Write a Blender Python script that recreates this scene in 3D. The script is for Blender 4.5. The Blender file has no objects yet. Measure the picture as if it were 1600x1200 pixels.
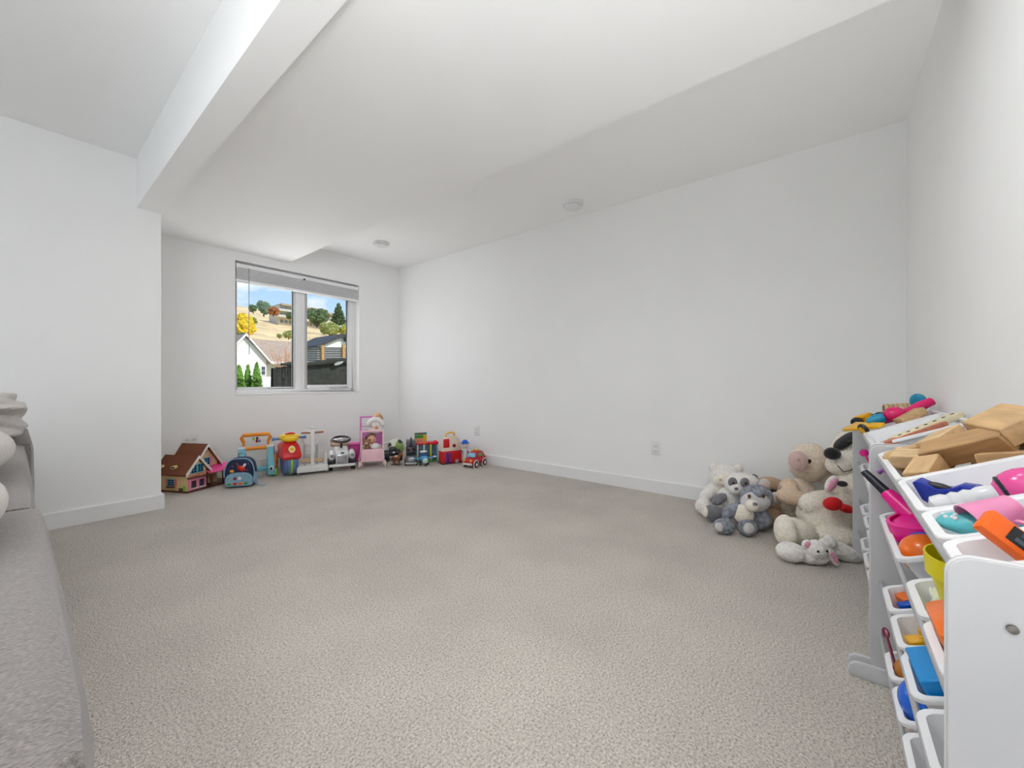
import bpy, bmesh, math, random
from mathutils import Vector, Matrix, Euler

# ------------------------------------------------------------------ scene, camera, sky, lights
scene = bpy.context.scene
COL = scene.collection
scene.view_settings.view_transform = 'Standard'
scene.view_settings.look = 'None'
scene.view_settings.gamma = 1.0
scene.view_settings.use_curve_mapping = False
scene.view_settings.exposure = 0.22
scene.cycles.use_denoising = True
scene.cycles.max_bounces = 7
scene.cycles.diffuse_bounces = 6
scene.cycles.sample_clamp_indirect = 8.0
scene.cycles.adaptive_threshold = 0.07

YAW = math.radians(51.5)
cam = bpy.data.cameras.new('camera')
cam.sensor_width = 36.0
cam.lens = 36.0 * 618.0 / 1600.0
cam.shift_y = -3.0 / 1600.0
cam.clip_start = 0.02
cam.clip_end = 2000
cam_o = bpy.data.objects.new('camera', cam)
COL.objects.link(cam_o)
cam_o.location = (0, 0, 0.9)
cam_o.rotation_euler = (math.pi / 2, 0, -YAW)
scene.camera = cam_o

def build_world():
    w = bpy.data.worlds.new('sky'); scene.world = w; w.use_nodes = True
    nt = w.node_tree; nt.nodes.clear()
    L = nt.links.new
    tc = nt.nodes.new('ShaderNodeTexCoord')
    sx = nt.nodes.new('ShaderNodeSeparateXYZ'); L(tc.outputs['Generated'], sx.inputs[0])
    ramp = nt.nodes.new('ShaderNodeValToRGB')
    e = ramp.color_ramp.elements
    e[0].position = 0.0; e[0].color = (0.72, 0.87, 1.0, 1)
    e[1].position = 0.30; e[1].color = (0.33, 0.58, 0.97, 1)
    x = e.new(0.9); x.color = (0.10, 0.26, 0.70, 1)
    L(sx.outputs['Z'], ramp.inputs[0])
    mp = nt.nodes.new('ShaderNodeMapping'); mp.inputs['Scale'].default_value = (5.0, 5.0, 11.0)
    mp.inputs['Location'].default_value = (1.3, 0.4, 0.2)
    L(tc.outputs['Generated'], mp.inputs[0])
    nz = nt.nodes.new('ShaderNodeTexNoise'); nz.inputs['Scale'].default_value = 1.4
    nz.inputs['Detail'].default_value = 7; nz.inputs['Roughness'].default_value = 0.55
    L(mp.outputs[0], nz.inputs['Vector'])
    cr = nt.nodes.new('ShaderNodeValToRGB')
    cr.color_ramp.elements[0].position = 0.48; cr.color_ramp.elements[0].color = (0, 0, 0, 1)
    cr.color_ramp.elements[1].position = 0.62; cr.color_ramp.elements[1].color = (1, 1, 1, 1)
    L(nz.outputs['Fac'], cr.inputs[0])
    mix = nt.nodes.new('ShaderNodeMix'); mix.data_type = 'RGBA'
    L(cr.outputs[0], mix.inputs[0]); L(ramp.outputs[0], mix.inputs[6])
    mix.inputs[7].default_value = (1.0, 1.0, 1.0, 1)
    bg = nt.nodes.new('ShaderNodeBackground'); bg.inputs['Strength'].default_value = 0.95
    L(mix.outputs[2], bg.inputs[0])
    out = nt.nodes.new('ShaderNodeOutputWorld'); L(bg.outputs[0], out.inputs[0])
build_world()

def add_light(name, kind, loc, rot, energy, **kw):
    d = bpy.data.lights.new(name, kind); d.energy = energy
    for k, v in kw.items(): setattr(d, k, v)
    o = bpy.data.objects.new(name, d); COL.objects.link(o)
    o.location = loc; o.rotation_euler = rot
    return o
sun_dir = Vector((-0.30, 0.62, -0.62)).normalized()
add_light('sun', 'SUN', (0, 0, 60), sun_dir.to_track_quat('-Z', 'Y').to_euler(), 2.9, angle=0.02, color=(1, 0.96, 0.88))
# added fill lamp in the invented door opening behind the camera
add_light('back_fill', 'AREA', (-3.93, 1.65, 1.14), (0, math.radians(-90), 0), 2.5,
          shape='RECTANGLE', size=2.1, size_y=3.5, color=(0.955, 0.98, 1.0))
# added fill lamp at the near wall behind the camera, no window built there
add_light('near_wall_fill', 'AREA', (-0.75, -0.345, 1.50), (math.radians(90), 0, math.radians(-38)), 4.2,
          shape='RECTANGLE', size=1.2, size_y=1.0, color=(0.955, 0.98, 1.0), spread=math.radians(42))
# sky light falling in at the window in view
add_light('window_daylight', 'AREA', (1.97, 4.645, 1.34), (math.radians(-90), 0, 0), 9.0,
          shape='RECTANGLE', size=0.98, size_y=0.96, color=(0.98, 0.99, 1.0))
# added up-facing fill lamp near the floor behind the camera, brightens the ceilings
add_light('floor_fill', 'AREA', (-0.88, 0.02, 0.05), (math.pi, 0, 0), 50, shape='RECTANGLE', size=0.8, size_y=0.7, color=(0.955, 0.98, 1.0), spread=math.radians(134))
FILL_POTS = ((1.20, 0.30, 2.195, 2.0), (0.82, 0.88, 2.195, 9.0), (-0.25, 1.2, 2.435, 0.5))    # added fill downlights, out of view above and behind the camera

# ------------------------------------------------------------------ helpers
rnd = random.Random(7)
def lin(v):
    v /= 255.0
    return v / 12.92 if v <= 0.04045 else ((v + 0.055) / 1.055) ** 2.4
def rgb(r, g, b): return (lin(r), lin(g), lin(b), 1.0)

MATS = {}
def mat(name, col, rough=0.5, var=0.06, scale=14.0, bump=0.0, bscale=220.0, metal=0.0, sheen=0.0,
        stretch=None, alpha=None, coat=0.0, dist=0.002, sss=0.0):
    if name in MATS: return MATS[name]
    m = bpy.data.materials.new(name); m.use_nodes = True
    nt = m.node_tree; L = nt.links.new
    b = nt.nodes['Principled BSDF']
    tc = nt.nodes.new('ShaderNodeTexCoord')
    src = tc.outputs['Object']
    if stretch:
        mp = nt.nodes.new('ShaderNodeMapping'); mp.inputs['Scale'].default_value = stretch
        L(src, mp.inputs[0]); src = mp.outputs[0]
    nz = nt.nodes.new('ShaderNodeTexNoise'); nz.inputs['Scale'].default_value = scale
    nz.inputs['Detail'].default_value = 1.5
    L(src, nz.inputs['Vector'])
    rp = nt.nodes.new('ShaderNodeValToRGB')
    lo = [max(0, c * (1 - var)) for c in col[:3]] + [1]
    hi = [min(1, c * (1 + var)) for c in col[:3]] + [1]
    rp.color_ramp.elements[0].position = 0.3; rp.color_ramp.elements[0].color = lo
    rp.color_ramp.elements[1].position = 0.7; rp.color_ramp.elements[1].color = hi
    L(nz.outputs['Fac'], rp.inputs[0]); L(rp.outputs[0], b.inputs['Base Color'])
    b.inputs['Roughness'].default_value = rough
    b.inputs['Metallic'].default_value = metal
    if sheen: b.inputs['Sheen Weight'].default_value = sheen
    if coat: b.inputs['Coat Weight'].default_value = coat
    if sss:
        b.inputs['Subsurface Weight'].default_value = sss
        b.inputs['Subsurface Radius'].default_value = (0.01, 0.01, 0.01)
    if bump:
        n2 = nt.nodes.new('ShaderNodeTexNoise'); n2.inputs['Scale'].default_value = bscale
        n2.inputs['Detail'].default_value = 2
        L(src, n2.inputs['Vector'])
        bp = nt.nodes.new('ShaderNodeBump'); bp.inputs['Strength'].default_value = bump
        bp.inputs['Distance'].default_value = dist
        L(n2.outputs['Fac'], bp.inputs['Height']); L(bp.outputs[0], b.inputs['Normal'])
    MATS[name] = m
    return m

def P(name, r, g, b, rough=0.38, **k):          # shiny moulded toy plastic
    return mat('plastic_' + name, rgb(r, g, b), rough, var=0.03, **k)

class MB:
    """collects shapes into one mesh"""
    def __init__(self): self.bm = bmesh.new()
    def _xf(self, verts, m):
        for v in verts: v.co = m @ v.co
    def box(self, c, s, rot=(0, 0, 0)):
        r = bmesh.ops.create_cube(self.bm, size=1.0)
        self._xf(r['verts'], Matrix.Translation(c) @ Euler(rot).to_matrix().to_4x4() @ Matrix.Diagonal((*s, 1)))
        return self
    def b2(self, lo, hi):
        return self.box([(a + b) / 2 for a, b in zip(lo, hi)], [abs(b - a) for a, b in zip(lo, hi)])
    def cyl(self, p0, p1, r0, r1=None, n=16):
        p0, p1 = Vector(p0), Vector(p1); r1 = r0 if r1 is None else r1
        d = p1 - p0
        r = bmesh.ops.create_cone(self.bm, cap_ends=True, segments=n, radius1=max(r0, 1e-5), radius2=max(r1, 1e-5), depth=d.length)
        q = d.to_track_quat('Z', 'Y').to_matrix().to_4x4()
        self._xf(r['verts'], Matrix.Translation((p0 + p1) / 2) @ q)
        return self
    def ell(self, c, r, rot=(0, 0, 0), u=18, v=12):
        if isinstance(r, (int, float)): r = (r, r, r)
        q = bmesh.ops.create_uvsphere(self.bm, u_segments=u, v_segments=v, radius=1.0)
        self._xf(q['verts'], Matrix.Translation(c) @ Euler(rot).to_matrix().to_4x4() @ Matrix.Diagonal((*r, 1)))
        return self
    def tube(self, pts, r, n=8, closed=False):
        pts = [Vector(p) for p in pts]; m = len(pts); rings = []
        rr = r if isinstance(r, (list, tuple)) else [r] * m
        up = Vector((0, 0, 1))
        for i, p in enumerate(pts):
            a = pts[(i - 1) % m] if (closed or i > 0) else p
            b = pts[(i + 1) % m] if (closed or i < m - 1) else p
            t = (b - a).normalized()
            s = t.cross(up)
            if s.length < 1e-3: s = t.cross(Vector((0, 1, 0)))
            s.normalize(); w = s.cross(t)
            rings.append([self.bm.verts.new(p + (s * math.cos(2 * math.pi * k / n) + w * math.sin(2 * math.pi * k / n)) * rr[i]) for k in range(n)])
        for i in range(m if closed else m - 1):
            A, B = rings[i], rings[(i + 1) % m]
            for k in range(n): self.bm.faces.new((A[k], A[(k + 1) % n], B[(k + 1) % n], B[k]))
        if not closed:
            self.bm.faces.new(rings[0][::-1]); self.bm.faces.new(rings[-1])
        return self
    def torus(self, c, R, r, axis='Z', n=24, k=8, sc=(1, 1, 1)):
        pts = []
        for i in range(n):
            a = 2 * math.pi * i / n; x, y = R * math.cos(a), R * math.sin(a)
            p = {'Z': (x, y, 0), 'Y': (x, 0, y), 'X': (0, x, y)}[axis]
            pts.append(Vector(c) + Vector([p[j] * sc[j] for j in range(3)]))
        return self.tube(pts, r, k, closed=True)
    def prism(self, poly, a0, a1, axis='Y'):
        def mk(p, a):
            return {'Y': (p[0], a, p[1]), 'X': (a, p[0], p[1]), 'Z': (p[0], p[1], a)}[axis]
        A = [self.bm.verts.new(mk(p, a0)) for p in poly]; B = [self.bm.verts.new(mk(p, a1)) for p in poly]
        n = len(poly)
        self.bm.faces.new(A[::-1]); self.bm.faces.new(B)
        for i in range(n): self.bm.faces.new((A[i], A[(i + 1) % n], B[(i + 1) % n], B[i]))
        return self
    def loops(self, loops, cap0=True, cap1=True):
        R = [[self.bm.verts.new(p) for p in lp] for lp in loops]; n = len(R[0])
        for A, B in zip(R, R[1:]):
            for k in range(n): self.bm.faces.new((A[k], A[(k + 1) % n], B[(k + 1) % n], B[k]))
        if cap0: self.bm.faces.new(R[0][::-1])
        if cap1: self.bm.faces.new(R[-1])
        return self
    def lathe(self, prof, c=(0, 0, 0), n=24):
        c = Vector(c)
        return self.loops([[c + Vector((r * math.cos(2 * math.pi * k / n), r * math.sin(2 * math.pi * k / n), z)) for k in range(n)] for r, z in prof])
    def mesh(self, name, bevel=0.0, seg=2):
        bmesh.ops.remove_doubles(self.bm, verts=self.bm.verts, dist=1e-6)
        bmesh.ops.recalc_face_normals(self.bm, faces=self.bm.faces)
        if bevel:
            ed = [e for e in self.bm.edges if len(e.link_faces) == 2 and e.calc_face_angle(0) > 0.6]
            bmesh.ops.bevel(self.bm, geom=ed, offset=bevel, segments=seg, profile=0.5, affect='EDGES', clamp_overlap=True)
        me = bpy.data.meshes.new(name); self.bm.to_mesh(me); self.bm.free()
        return me
    def obj(self, name, material, parent=None, bevel=0.0, seg=2, smooth=True, loc=None, rot=None):
        return link(name, self.mesh(name, bevel, seg), material, parent, smooth, loc, rot)

def link(name, me, material=None, parent=None, smooth=True, loc=None, rot=None):
    o = bpy.data.objects.new(name, me)
    if material is not None and not me.materials: me.materials.append(material)
    if smooth: 
        me.shade_smooth()
        try: me.set_sharp_from_angle(angle=math.radians(38))
        except Exception: pass
    COL.objects.link(o)
    if parent is not None: o.parent = parent
    if loc is not None: o.location = loc
    if rot is not None: o.rotation_euler = rot
    return o

def tag(o, label, cat, group=None):
    o['label'] = label; o['category'] = cat
    if group: o['group'] = group
    return o
def thing(name, label, cat, loc=(0, 0, 0), rot=0.0, group=None):
    o = bpy.data.objects.new(name, None); COL.objects.link(o)
    o.empty_display_size = 0.05
    o.location = loc
    o.rotation_euler = rot if isinstance(rot, (tuple, list)) else (0, 0, rot)
    return tag(o, label, cat, group)
def struct(o, label=None):
    o['kind'] = 'structure'
    if label: o['label'] = label
    return o
def D(a): return math.radians(a)
# ------------------------------------------------------------------ materials of the room
def wall_paint(name, v):
    return mat(name, (v, v, v * 0.995, 1), 0.75, var=0.008, scale=3)
M_wall = wall_paint('wall_paint', 0.90)
M_ceil = wall_paint('ceiling_paint', 0.95)
M_base = mat('baseboard_paint', (0.84, 0.84, 0.84, 1), 0.42, var=0.008, scale=4)

def carpet_mat():
    m = bpy.data.materials.new('carpet'); m.use_nodes = True
    nt = m.node_tree; L = nt.links.new; b = nt.nodes['Principled BSDF']
    tc = nt.nodes.new('ShaderNodeTexCoord')
    n1 = nt.nodes.new('ShaderNodeTexNoise'); n1.inputs['Scale'].default_value = 150; n1.inputs['Detail'].default_value = 4
    n1.inputs['Roughness'].default_value = 0.7
    vo = nt.nodes.new('ShaderNodeTexVoronoi'); vo.inputs['Scale'].default_value = 230
    n2 = nt.nodes.new('ShaderNodeTexNoise'); n2.inputs['Scale'].default_value = 2.2; n2.inputs['Detail'].default_value = 4
    for n in (n1, n2, vo): L(tc.outputs['Object'], n.inputs['Vector'])
    rp = nt.nodes.new('ShaderNodeValToRGB')
    e = rp.color_ramp.elements
    e[0].position = 0.30; e[0].color = (0.24, 0.208, 0.176, 1)
    e[1].position = 0.68; e[1].color = (0.88, 0.815, 0.735, 1)
    x = e.new(0.48); x.color = (0.63, 0.572, 0.508, 1)
    L(n1.outputs['Fac'], rp.inputs[0])
    r2 = nt.nodes.new('ShaderNodeValToRGB')
    r2.color_ramp.elements[0].position = 0.35; r2.color_ramp.elements[0].color = (0.93, 0.93, 0.93, 1)
    r2.color_ramp.elements[1].position = 0.65; r2.color_ramp.elements[1].color = (1.05, 1.05, 1.05, 1)
    L(n2.outputs['Fac'], r2.inputs[0])
    mx = nt.nodes.new('ShaderNodeMix'); mx.data_type = 'RGBA'; mx.blend_type = 'MULTIPLY'; mx.inputs[0].default_value = 1
    L(rp.outputs[0], mx.inputs[6]); L(r2.outputs[0], mx.inputs[7]); L(mx.outputs[2], b.inputs['Base Color'])
    b.inputs['Roughness'].default_value = 1.0
    b.inputs['Specular IOR Level'].default_value = 0.1
    b.inputs['Sheen Weight'].default_value = 0.15
    ad = nt.nodes.new('ShaderNodeMath'); ad.operation = 'SUBTRACT'
    L(n1.outputs['Fac'], ad.inputs[0]); L(vo.outputs['Distance'], ad.inputs[1])
    bp = nt.nodes.new('ShaderNodeBump'); bp.inputs['Strength'].default_value = 0.8; bp.inputs['Distance'].default_value = 0.007
    L(ad.outputs[0], bp.inputs['Height']); L(bp.outputs[0], b.inputs['Normal'])
    return m
M_carpet = carpet_mat()

# ------------------------------------------------------------------ room shell
XW, YW, YN, YS, XS = 3.25, 4.57, -0.365, 3.71, 0.65     # long wall, window wall, near wall, stub wall face, stub end
XB, ZC, ZD, ZB, XD = -4.0, 2.435, 2.195, 2.10, 1.85     # back wall, ceiling, dropped ceiling, beam, drop edge
WX0, WX1, WZ0, WZ1 = 1.355, 2.675, 0.780, 2.107         # window opening
struct(MB().b2((XB - .2, YN - .2, -.12), (XW + .2, YW + .25, 0)).obj('floor', M_carpet, smooth=False), 'light grey beige cut pile carpet')
struct(MB().b2((XW, YN - .2, 0), (XW + .2, YW + .25, ZC)).obj('wall_right', M_wall, smooth=False), 'long blank white wall')
struct(MB().b2((XB, YN - .2, 0), (XW, YN, ZC)).obj('wall_near', M_wall, smooth=False), 'white wall behind the toy storage racks')
w = MB()
w.b2((XS, YW, 0), (WX0, YW + .25, ZC)); w.b2((WX1, YW, 0), (XW, YW + .25, ZC))
w.b2((WX0, YW, 0), (WX1, YW + .25, WZ0)); w.b2((WX0, YW, WZ1), (WX1, YW + .25, ZC))
struct(w.obj('wall_far', M_wall, smooth=False), 'white wall with the window')
struct(MB().b2((XB, YS, 0), (XS, YW + .25, ZC)).obj('wall_left', M_wall, smooth=False, bevel=.004), 'white projecting wall left of the window')
w = MB()
w.b2((XB - .2, YN, 0), (XB, -.1, ZC)); w.b2((XB - .2, 3.4, 0), (XB, YS, ZC)); w.b2((XB - .2, -.1, 2.2), (XB, 3.4, ZC))
struct(w.obj('wall_back', M_wall, smooth=False), 'unseen white wall with an added door opening')
dr = MB().b2((XB - .12, -.1, 0), (XB - .06, -.03, 2.2)).b2((XB - .12, 3.33, 0), (XB - .06, 3.4, 2.2)).b2((XB - .12, -.03, 2.13), (XB - .06, 3.33, 2.2)).b2((XB - .12, -.03, 0), (XB - .06, 3.33, .07)).b2((XB - .12, 1.6, .07), (XB - .06, 1.7, 2.13)).obj('added_door_1', M_base, smooth=False)  # unseen door, invented along with the fill lamp in its opening
struct(dr, 'added white framed patio door out of view')
struct(MB().b2((XB - .2, YN - .2, ZC), (XW + .2, YW + .25, ZC + .15)).obj('ceiling', M_ceil, smooth=False), 'white ceiling')
struct(MB().b2((XS, YN, ZD), (XD, YW, ZC)).obj('ceiling_bulkhead', M_ceil, smooth=False), 'dropped white ceiling section')
struct(MB().b2((.52, YN, ZB), (XS, YS, ZC)).obj('ceiling_beam', M_ceil, smooth=False), 'white boxed ceiling beam')

def baseboard(name, p0, p1, n):
    """0.104 m high board from p0 to p1, n = unit vector into the room"""
    p0, p1, n = Vector((*p0, 0)), Vector((*p1, 0)), Vector((*n, 0))
    prof = [(0, 0), (.015, 0), (.015, .097), (.011, .103), (0, .103)]
    A = [p0 + n * d + Vector((0, 0, z)) for d, z in prof]; B = [p1 + n * d + Vector((0, 0, z)) for d, z in prof]
    return struct(MB().loops([A, B]).obj(name, M_base, smooth=False))
baseboard('baseboard_right', (XW, YN), (XW, YW), (-1, 0))
baseboard('baseboard_far', (XS, YW), (XW - .015, YW), (0, -1))
baseboard('baseboard_near', (XB, YN), (XW - .015, YN), (0, 1))
baseboard('baseboard_left', (XB, YS), (XS + .015, YS), (0, -1))
baseboard('baseboard_end', (XS, YS), (XS, YW - .015), (1, 0))

# ------------------------------------------------------------------ window
M_vinyl = mat('white_vinyl', (0.86, 0.86, 0.86, 1), 0.3, var=0.006, scale=5)
M_gasket = mat('dark_gasket', rgb(70, 72, 78), 0.6)
def glass_mat():
    m = bpy.data.materials.new('window_glass'); m.use_nodes = True
    nt = m.node_tree; L = nt.links.new
    for n in list(nt.nodes):
        if n.type != 'OUTPUT_MATERIAL': nt.nodes.remove(n)
    out = [n for n in nt.nodes if n.type == 'OUTPUT_MATERIAL'][0]
    tr = nt.nodes.new('ShaderNodeBsdfTransparent'); tr.inputs[0].default_value = (0.97, 0.985, 0.98, 1)
    gl = nt.nodes.new('ShaderNodeBsdfGlossy'); gl.inputs['Roughness'].default_value = 0.02
    fr = nt.nodes.new('ShaderNodeFresnel'); fr.inputs[0].default_value = 1.14
    mx = nt.nodes.new('ShaderNodeMixShader')
    L(fr.outputs[0], mx.inputs[0]); L(tr.outputs[0], mx.inputs[1]); L(gl.outputs[0], mx.inputs[2]); L(mx.outputs[0], out.inputs[0])
    return m
M_glass = glass_mat()
win = bpy.data.objects.new('window_1', None); COL.objects.link(win); win.location = (WX0, YW, WZ0)
struct(win, 'white vinyl two-pane window set in a drywall recess')
ww, wh = WX1 - WX0, WZ1 - WZ0
y0, y1 = .085, .15
MB().b2((0, y0, 0), (.028, y1, wh)).b2((ww - .05, y0, 0), (ww, y1, wh)).b2((.028, y0, 0), (ww - .05, y1, .045)).b2((.028, y0, wh - .05), (ww - .05, y1, wh)).obj('window_frame', M_vinyl, win, bevel=.004)
MB().b2((.60, y0 - .004, .045), (.665, y1, wh - .05)).obj('mullion', M_vinyl, win, bevel=.004)
# fixed left pane
MB().b2((.028, y0 + .02, .045), (.046, y1, wh - .05)).b2((.586, y0 + .02, .045), (.60, y1, wh - .05)).b2((.046, y0 + .02, .045), (.586, y1, .068)).b2((.046, y0 + .02, wh - .07), (.586, y1, wh - .05)).obj('glazing_bead', M_vinyl, win, bevel=.003)
MB().b2((.046, y0 + .03, .068), (.586, y0 + .036, wh - .07)).obj('pane', M_glass, win, smooth=False)
# operable right sash
MB().b2((.665, y0 - .01, .045), (.725, y0 + .045, wh - .05)).b2((1.222, y0 - .01, .045), (ww - .05, y0 + .045, wh - .05)).b2((.725, y0 - .01, .045), (1.222, y0 + .045, .088)).b2((.725, y0 - .01, wh - .1), (1.222, y0 + .045, wh - .05)).obj('sash', M_vinyl, win, bevel=.004)
MB().b2((.725, y0 + .03, .088), (1.222, y0 + .036, wh - .1)).obj('pane', M_glass, win, smooth=False)
MB().b2((.5835, y0 + .026, .068), (.5875, y0 + .04, wh - .07)).b2((1.2185, y0 + .026, .088), (1.2235, y0 + .04, wh - .1)).obj('gasket', M_gasket, win, smooth=False)
MB().b2((.98, y0 - .03, .046), (1.09, y0 - .008, .062)).b2((1.0, y0 - .04, .05), (1.07, y0 - .028, .058)).obj('crank_handle', mat('crank_grey', rgb(196, 196, 198), .4), win, bevel=.004)
struct(MB().b2((WX0 + .001, YW - .004, WZ0 - .012), (WX1 - .001, YW + .085, WZ0 + .004)).obj('trim_1', M_base, bevel=.003), 'white window sill board')

# raised mini blind
M_blind = mat('blind_slat', (0.90, 0.90, 0.91, 1), 0.32, var=0.01)
bl = thing('window_blind', 'white mini blind raised to the top of the window', 'blind', (WX0, YW + .0, 0))
MB().b2((.012, .012, 2.045), (ww - .004, .052, 2.085)).obj('headrail', M_blind, bl, bevel=.003)
slat = MB().b2((.014, .006, 0), (ww - .006, .056, .0042)).mesh('slat')
for i in range(12):
    link('slat', slat, M_blind, bl, smooth=False, loc=(0, rnd.uniform(-.004, .003), 1.935 + i * .0092), rot=(rnd.uniform(-.03, .03), 0, 0))
MB().b2((.012, .006, 1.903), (ww - .004, .056, 1.930)).obj('bottom_rail', M_blind, bl, bevel=.004)
MB().cyl((.12, .004, 2.05), (.121, .002, 1.18), .0035, n=8).obj('tilt_wand', mat('clear_wand', rgb(150, 155, 165), .3), bl)
MB().b2((.655, .004, 2.04), (.675, .012, 2.06)).obj('cord_lock', M_gasket, bl, bevel=.002)

# ------------------------------------------------------------------ outlets and ceiling devices
M_plate = mat('outlet_plate', (0.82, 0.82, 0.82, 1), 0.35, var=0.005)
M_slot = mat('outlet_slot', rgb(60, 60, 62), 0.6)
def outlet(label, loc, rz, gangs=1):
    r = thing('wall_outlet', label, 'outlet', loc, rz)
    w = .072 if gangs == 1 else .116
    MB().b2((-w / 2, -.006, -.058), (w / 2, 0, .058)).obj('cover_plate', M_plate, r, bevel=.0025)
    for g in range(gangs):
        gx = 0 if gangs == 1 else (-.023 + .046 * g)
        for sz in (-.021, .021):
            f = MB().b2((gx - .0165, -.0085, sz - .0145), (gx + .0165, -.005, sz + .0145)).obj('receptacle', M_plate, r, bevel=.003)
            MB().b2((gx - .0075, -.0092, sz - .004), (gx - .0055, -.008, sz + .006)).b2((gx + .0055, -.0092, sz - .004), (gx + .0075, -.008, sz + .006)).cyl((gx, -.0092, sz - .009), (gx, -.008, sz - .009), .0022, n=8).obj('slot', M_slot, f, smooth=False)
    return r
outlet('white wall outlet above the dollhouse', (1.001, YW, .354), 0, 2)
outlet('white wall outlet above the red toy car, near the window corner', (XW, 3.093, .35), D(-90))
outlet('white wall outlet in the middle of the long wall', (XW, 1.087, .363), D(-90))
def ceiling_disc(label, loc, r, h):
    o = thing('ceiling_vent', label, 'vent', loc)
    MB().lathe([(r * .55, 0), (r, 0), (r, -h * .45), (r * .93, -h * .55), (r * .80, -h * .55), (r * .55, -h * .5)]).obj('collar', M_plate, o)
    MB().lathe([(r * .1, -h * .4), (r * .70, -h * .4), (r * .80, -h * .75), (r * .76, -h), (r * .1, -h * 1.04)]).obj('disc', M_plate, o)
ceiling_disc('round white ceiling vent halfway along the long wall', (2.976, 1.701, ZC), .088, .048)
ceiling_disc('round white ceiling vent near the window corner', (2.519, 3.856, ZC), .09, .03)

# invented fill downlights, kept out of view: trim ring, lens and lamp
M_lens = bpy.data.materials.new('fill_lens'); M_lens.use_nodes = True
_b = M_lens.node_tree.nodes['Principled BSDF']; _b.inputs['Emission Color'].default_value = (1, .97, .93, 1); _b.inputs['Emission Strength'].default_value = 4.0
for i, (px_, py_, pz_, pw_) in enumerate(FILL_POTS):
    o = thing('added_ceiling_light', ['added unseen ceiling light above the toy racks', 'added unseen ceiling light ahead of the camera', 'added unseen ceiling light beside the beam'][i], 'ceiling light', (px_, py_, pz_))
    MB().lathe([(.075, 0), (.11, 0), (.108, -.008), (.085, -.010), (.075, -.004)]).obj('trim_ring', M_plate, o)
    MB().lathe([(.01, -.003), (.074, -.003), (.074, -.005), (.01, -.005)]).obj('lens', M_lens, o)
    add_light('fill_downlight', 'AREA', (px_, py_, pz_ - .02), (0, 0, 0), pw_, shape='DISK', size=.16, color=(.97, .99, 1.0))
# ------------------------------------------------------------------ outside the window
M_ground = mat('dry_lawn', rgb(170, 160, 120), 0.95, var=0.2, scale=1.5, bump=.3, bscale=10, dist=.03)
M_straw = mat('dry_hillside_grass', rgb(226, 198, 150), 0.95, var=0.28, scale=0.09, bump=.4, bscale=.8, dist=.3)
gd = MB().b2((-40, YW + .26, -.6), (60, 70, -.02)).obj('ground', M_ground, smooth=False)
struct(gd, 'dry ground outside the window')

def hill_z(x, y):
    pts = [(60, -.6), (80, 5.2), (150, 16.5), (220, 30.0), (300, 44.0), (420, 66.0), (520, 50)]
    for (a, za), (b, zb) in zip(pts, pts[1:]):
        if a <= y <= b: z = za + (zb - za) * (y - a) / (b - a); break
    else: z = pts[-1][1]
    az = x / y
    if y > 220:                                   # the ridge falls away to the right
        z -= max(0, az - .36) * (y - 220) * .55
        z += 5.5 * math.exp(-((az - .30) / .05) ** 2) * (y - 220) / 200
    z += .5 * math.sin(x * .11 + y * .07) + .35 * math.sin(x * .31 - y * .13)
    return z
hb = bmesh.new(); NX, NY = 60, 46
gridv = []
for j in range(NY):
    y = 60 + 460 * (j / (NY - 1)) ** 1.3
    row = []
    for i in range(NX):
        az = -.25 + 1.25 * i / (NX - 1); x = az * y
        row.append(hb.verts.new((x, y, hill_z(x, y) + rnd.uniform(-.25, .25))))
    gridv.append(row)
for j in range(NY - 1):
    for i in range(NX - 1): hb.faces.new((gridv[j][i], gridv[j][i + 1], gridv[j + 1][i + 1], gridv[j + 1][i]))
me = bpy.data.meshes.new('hillside'); hb.to_mesh(me); hb.free()
struct(link('hillside', me, M_straw), 'dry tan grass hillside')

def leaf_mat(n, c): return mat('leaf_' + n, c, 0.9, var=0.5, scale=1.6)
def crown(bmx, c, r, seed, n=9, sub=2, amp=.28):
    """lumpy leafy mass: several jittered icospheres"""
    q = random.Random(seed)
    for k in range(n):
        a = q.uniform(0, 6.283); h = q.uniform(-.55, .6); rr = math.sqrt(max(0, 1 - h * h)) * .55
        p = Vector((c[0] + r[0] * rr * math.cos(a), c[1] + r[1] * rr * math.sin(a), c[2] + r[2] * h * .75))
        g = bmesh.ops.create_icosphere(bmx.bm, subdivisions=sub, radius=1.0)
        s = q.uniform(.42, .62)
        for v in g['verts']:
            k2 = 1 + q.uniform(-amp, amp)
            v.co = p + Vector((v.co.x * r[0] * s * k2, v.co.y * r[1] * s * k2, v.co.z * r[2] * s * k2))
M_bark = mat('bark', rgb(90, 74, 60), .9, var=.2)
def tree(name, label, x, y, h, wid, m, seed, z0=None, cone=False, group=None, n=9):
    z = hill_z(x, y) if z0 is None else z0
    t = thing(name, label, 'tree' if h > 2 else 'shrub', (x, y, z - .2), group=group)
    MB().cyl((0, 0, 0), (0, 0, h * .45), wid * .06, wid * .04, 7).obj('trunk', M_bark, t)
    b = MB()
    if cone:
        q = random.Random(seed)
        for k in range(8):
            f = k / 8.0; rr = wid / 2 * (1 - f) ** .8 + wid * .04
            g = bmesh.ops.create_icosphere(b.bm, subdivisions=3, radius=1.0)
            for v in g['verts']:
                kk = 1 + q.uniform(-.42, .34)
                v.co = Vector((v.co.x * rr * kk, v.co.y * rr * kk, h * (.10 + .84 * f) + v.co.z * h * .12 * kk))
    else:
        crown(b, (0, 0, h * .58), (wid / 2, wid / 2, h * .46), seed, n=n, sub=3)
    b.obj('foliage', m, t, smooth=False)
    return t
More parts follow.
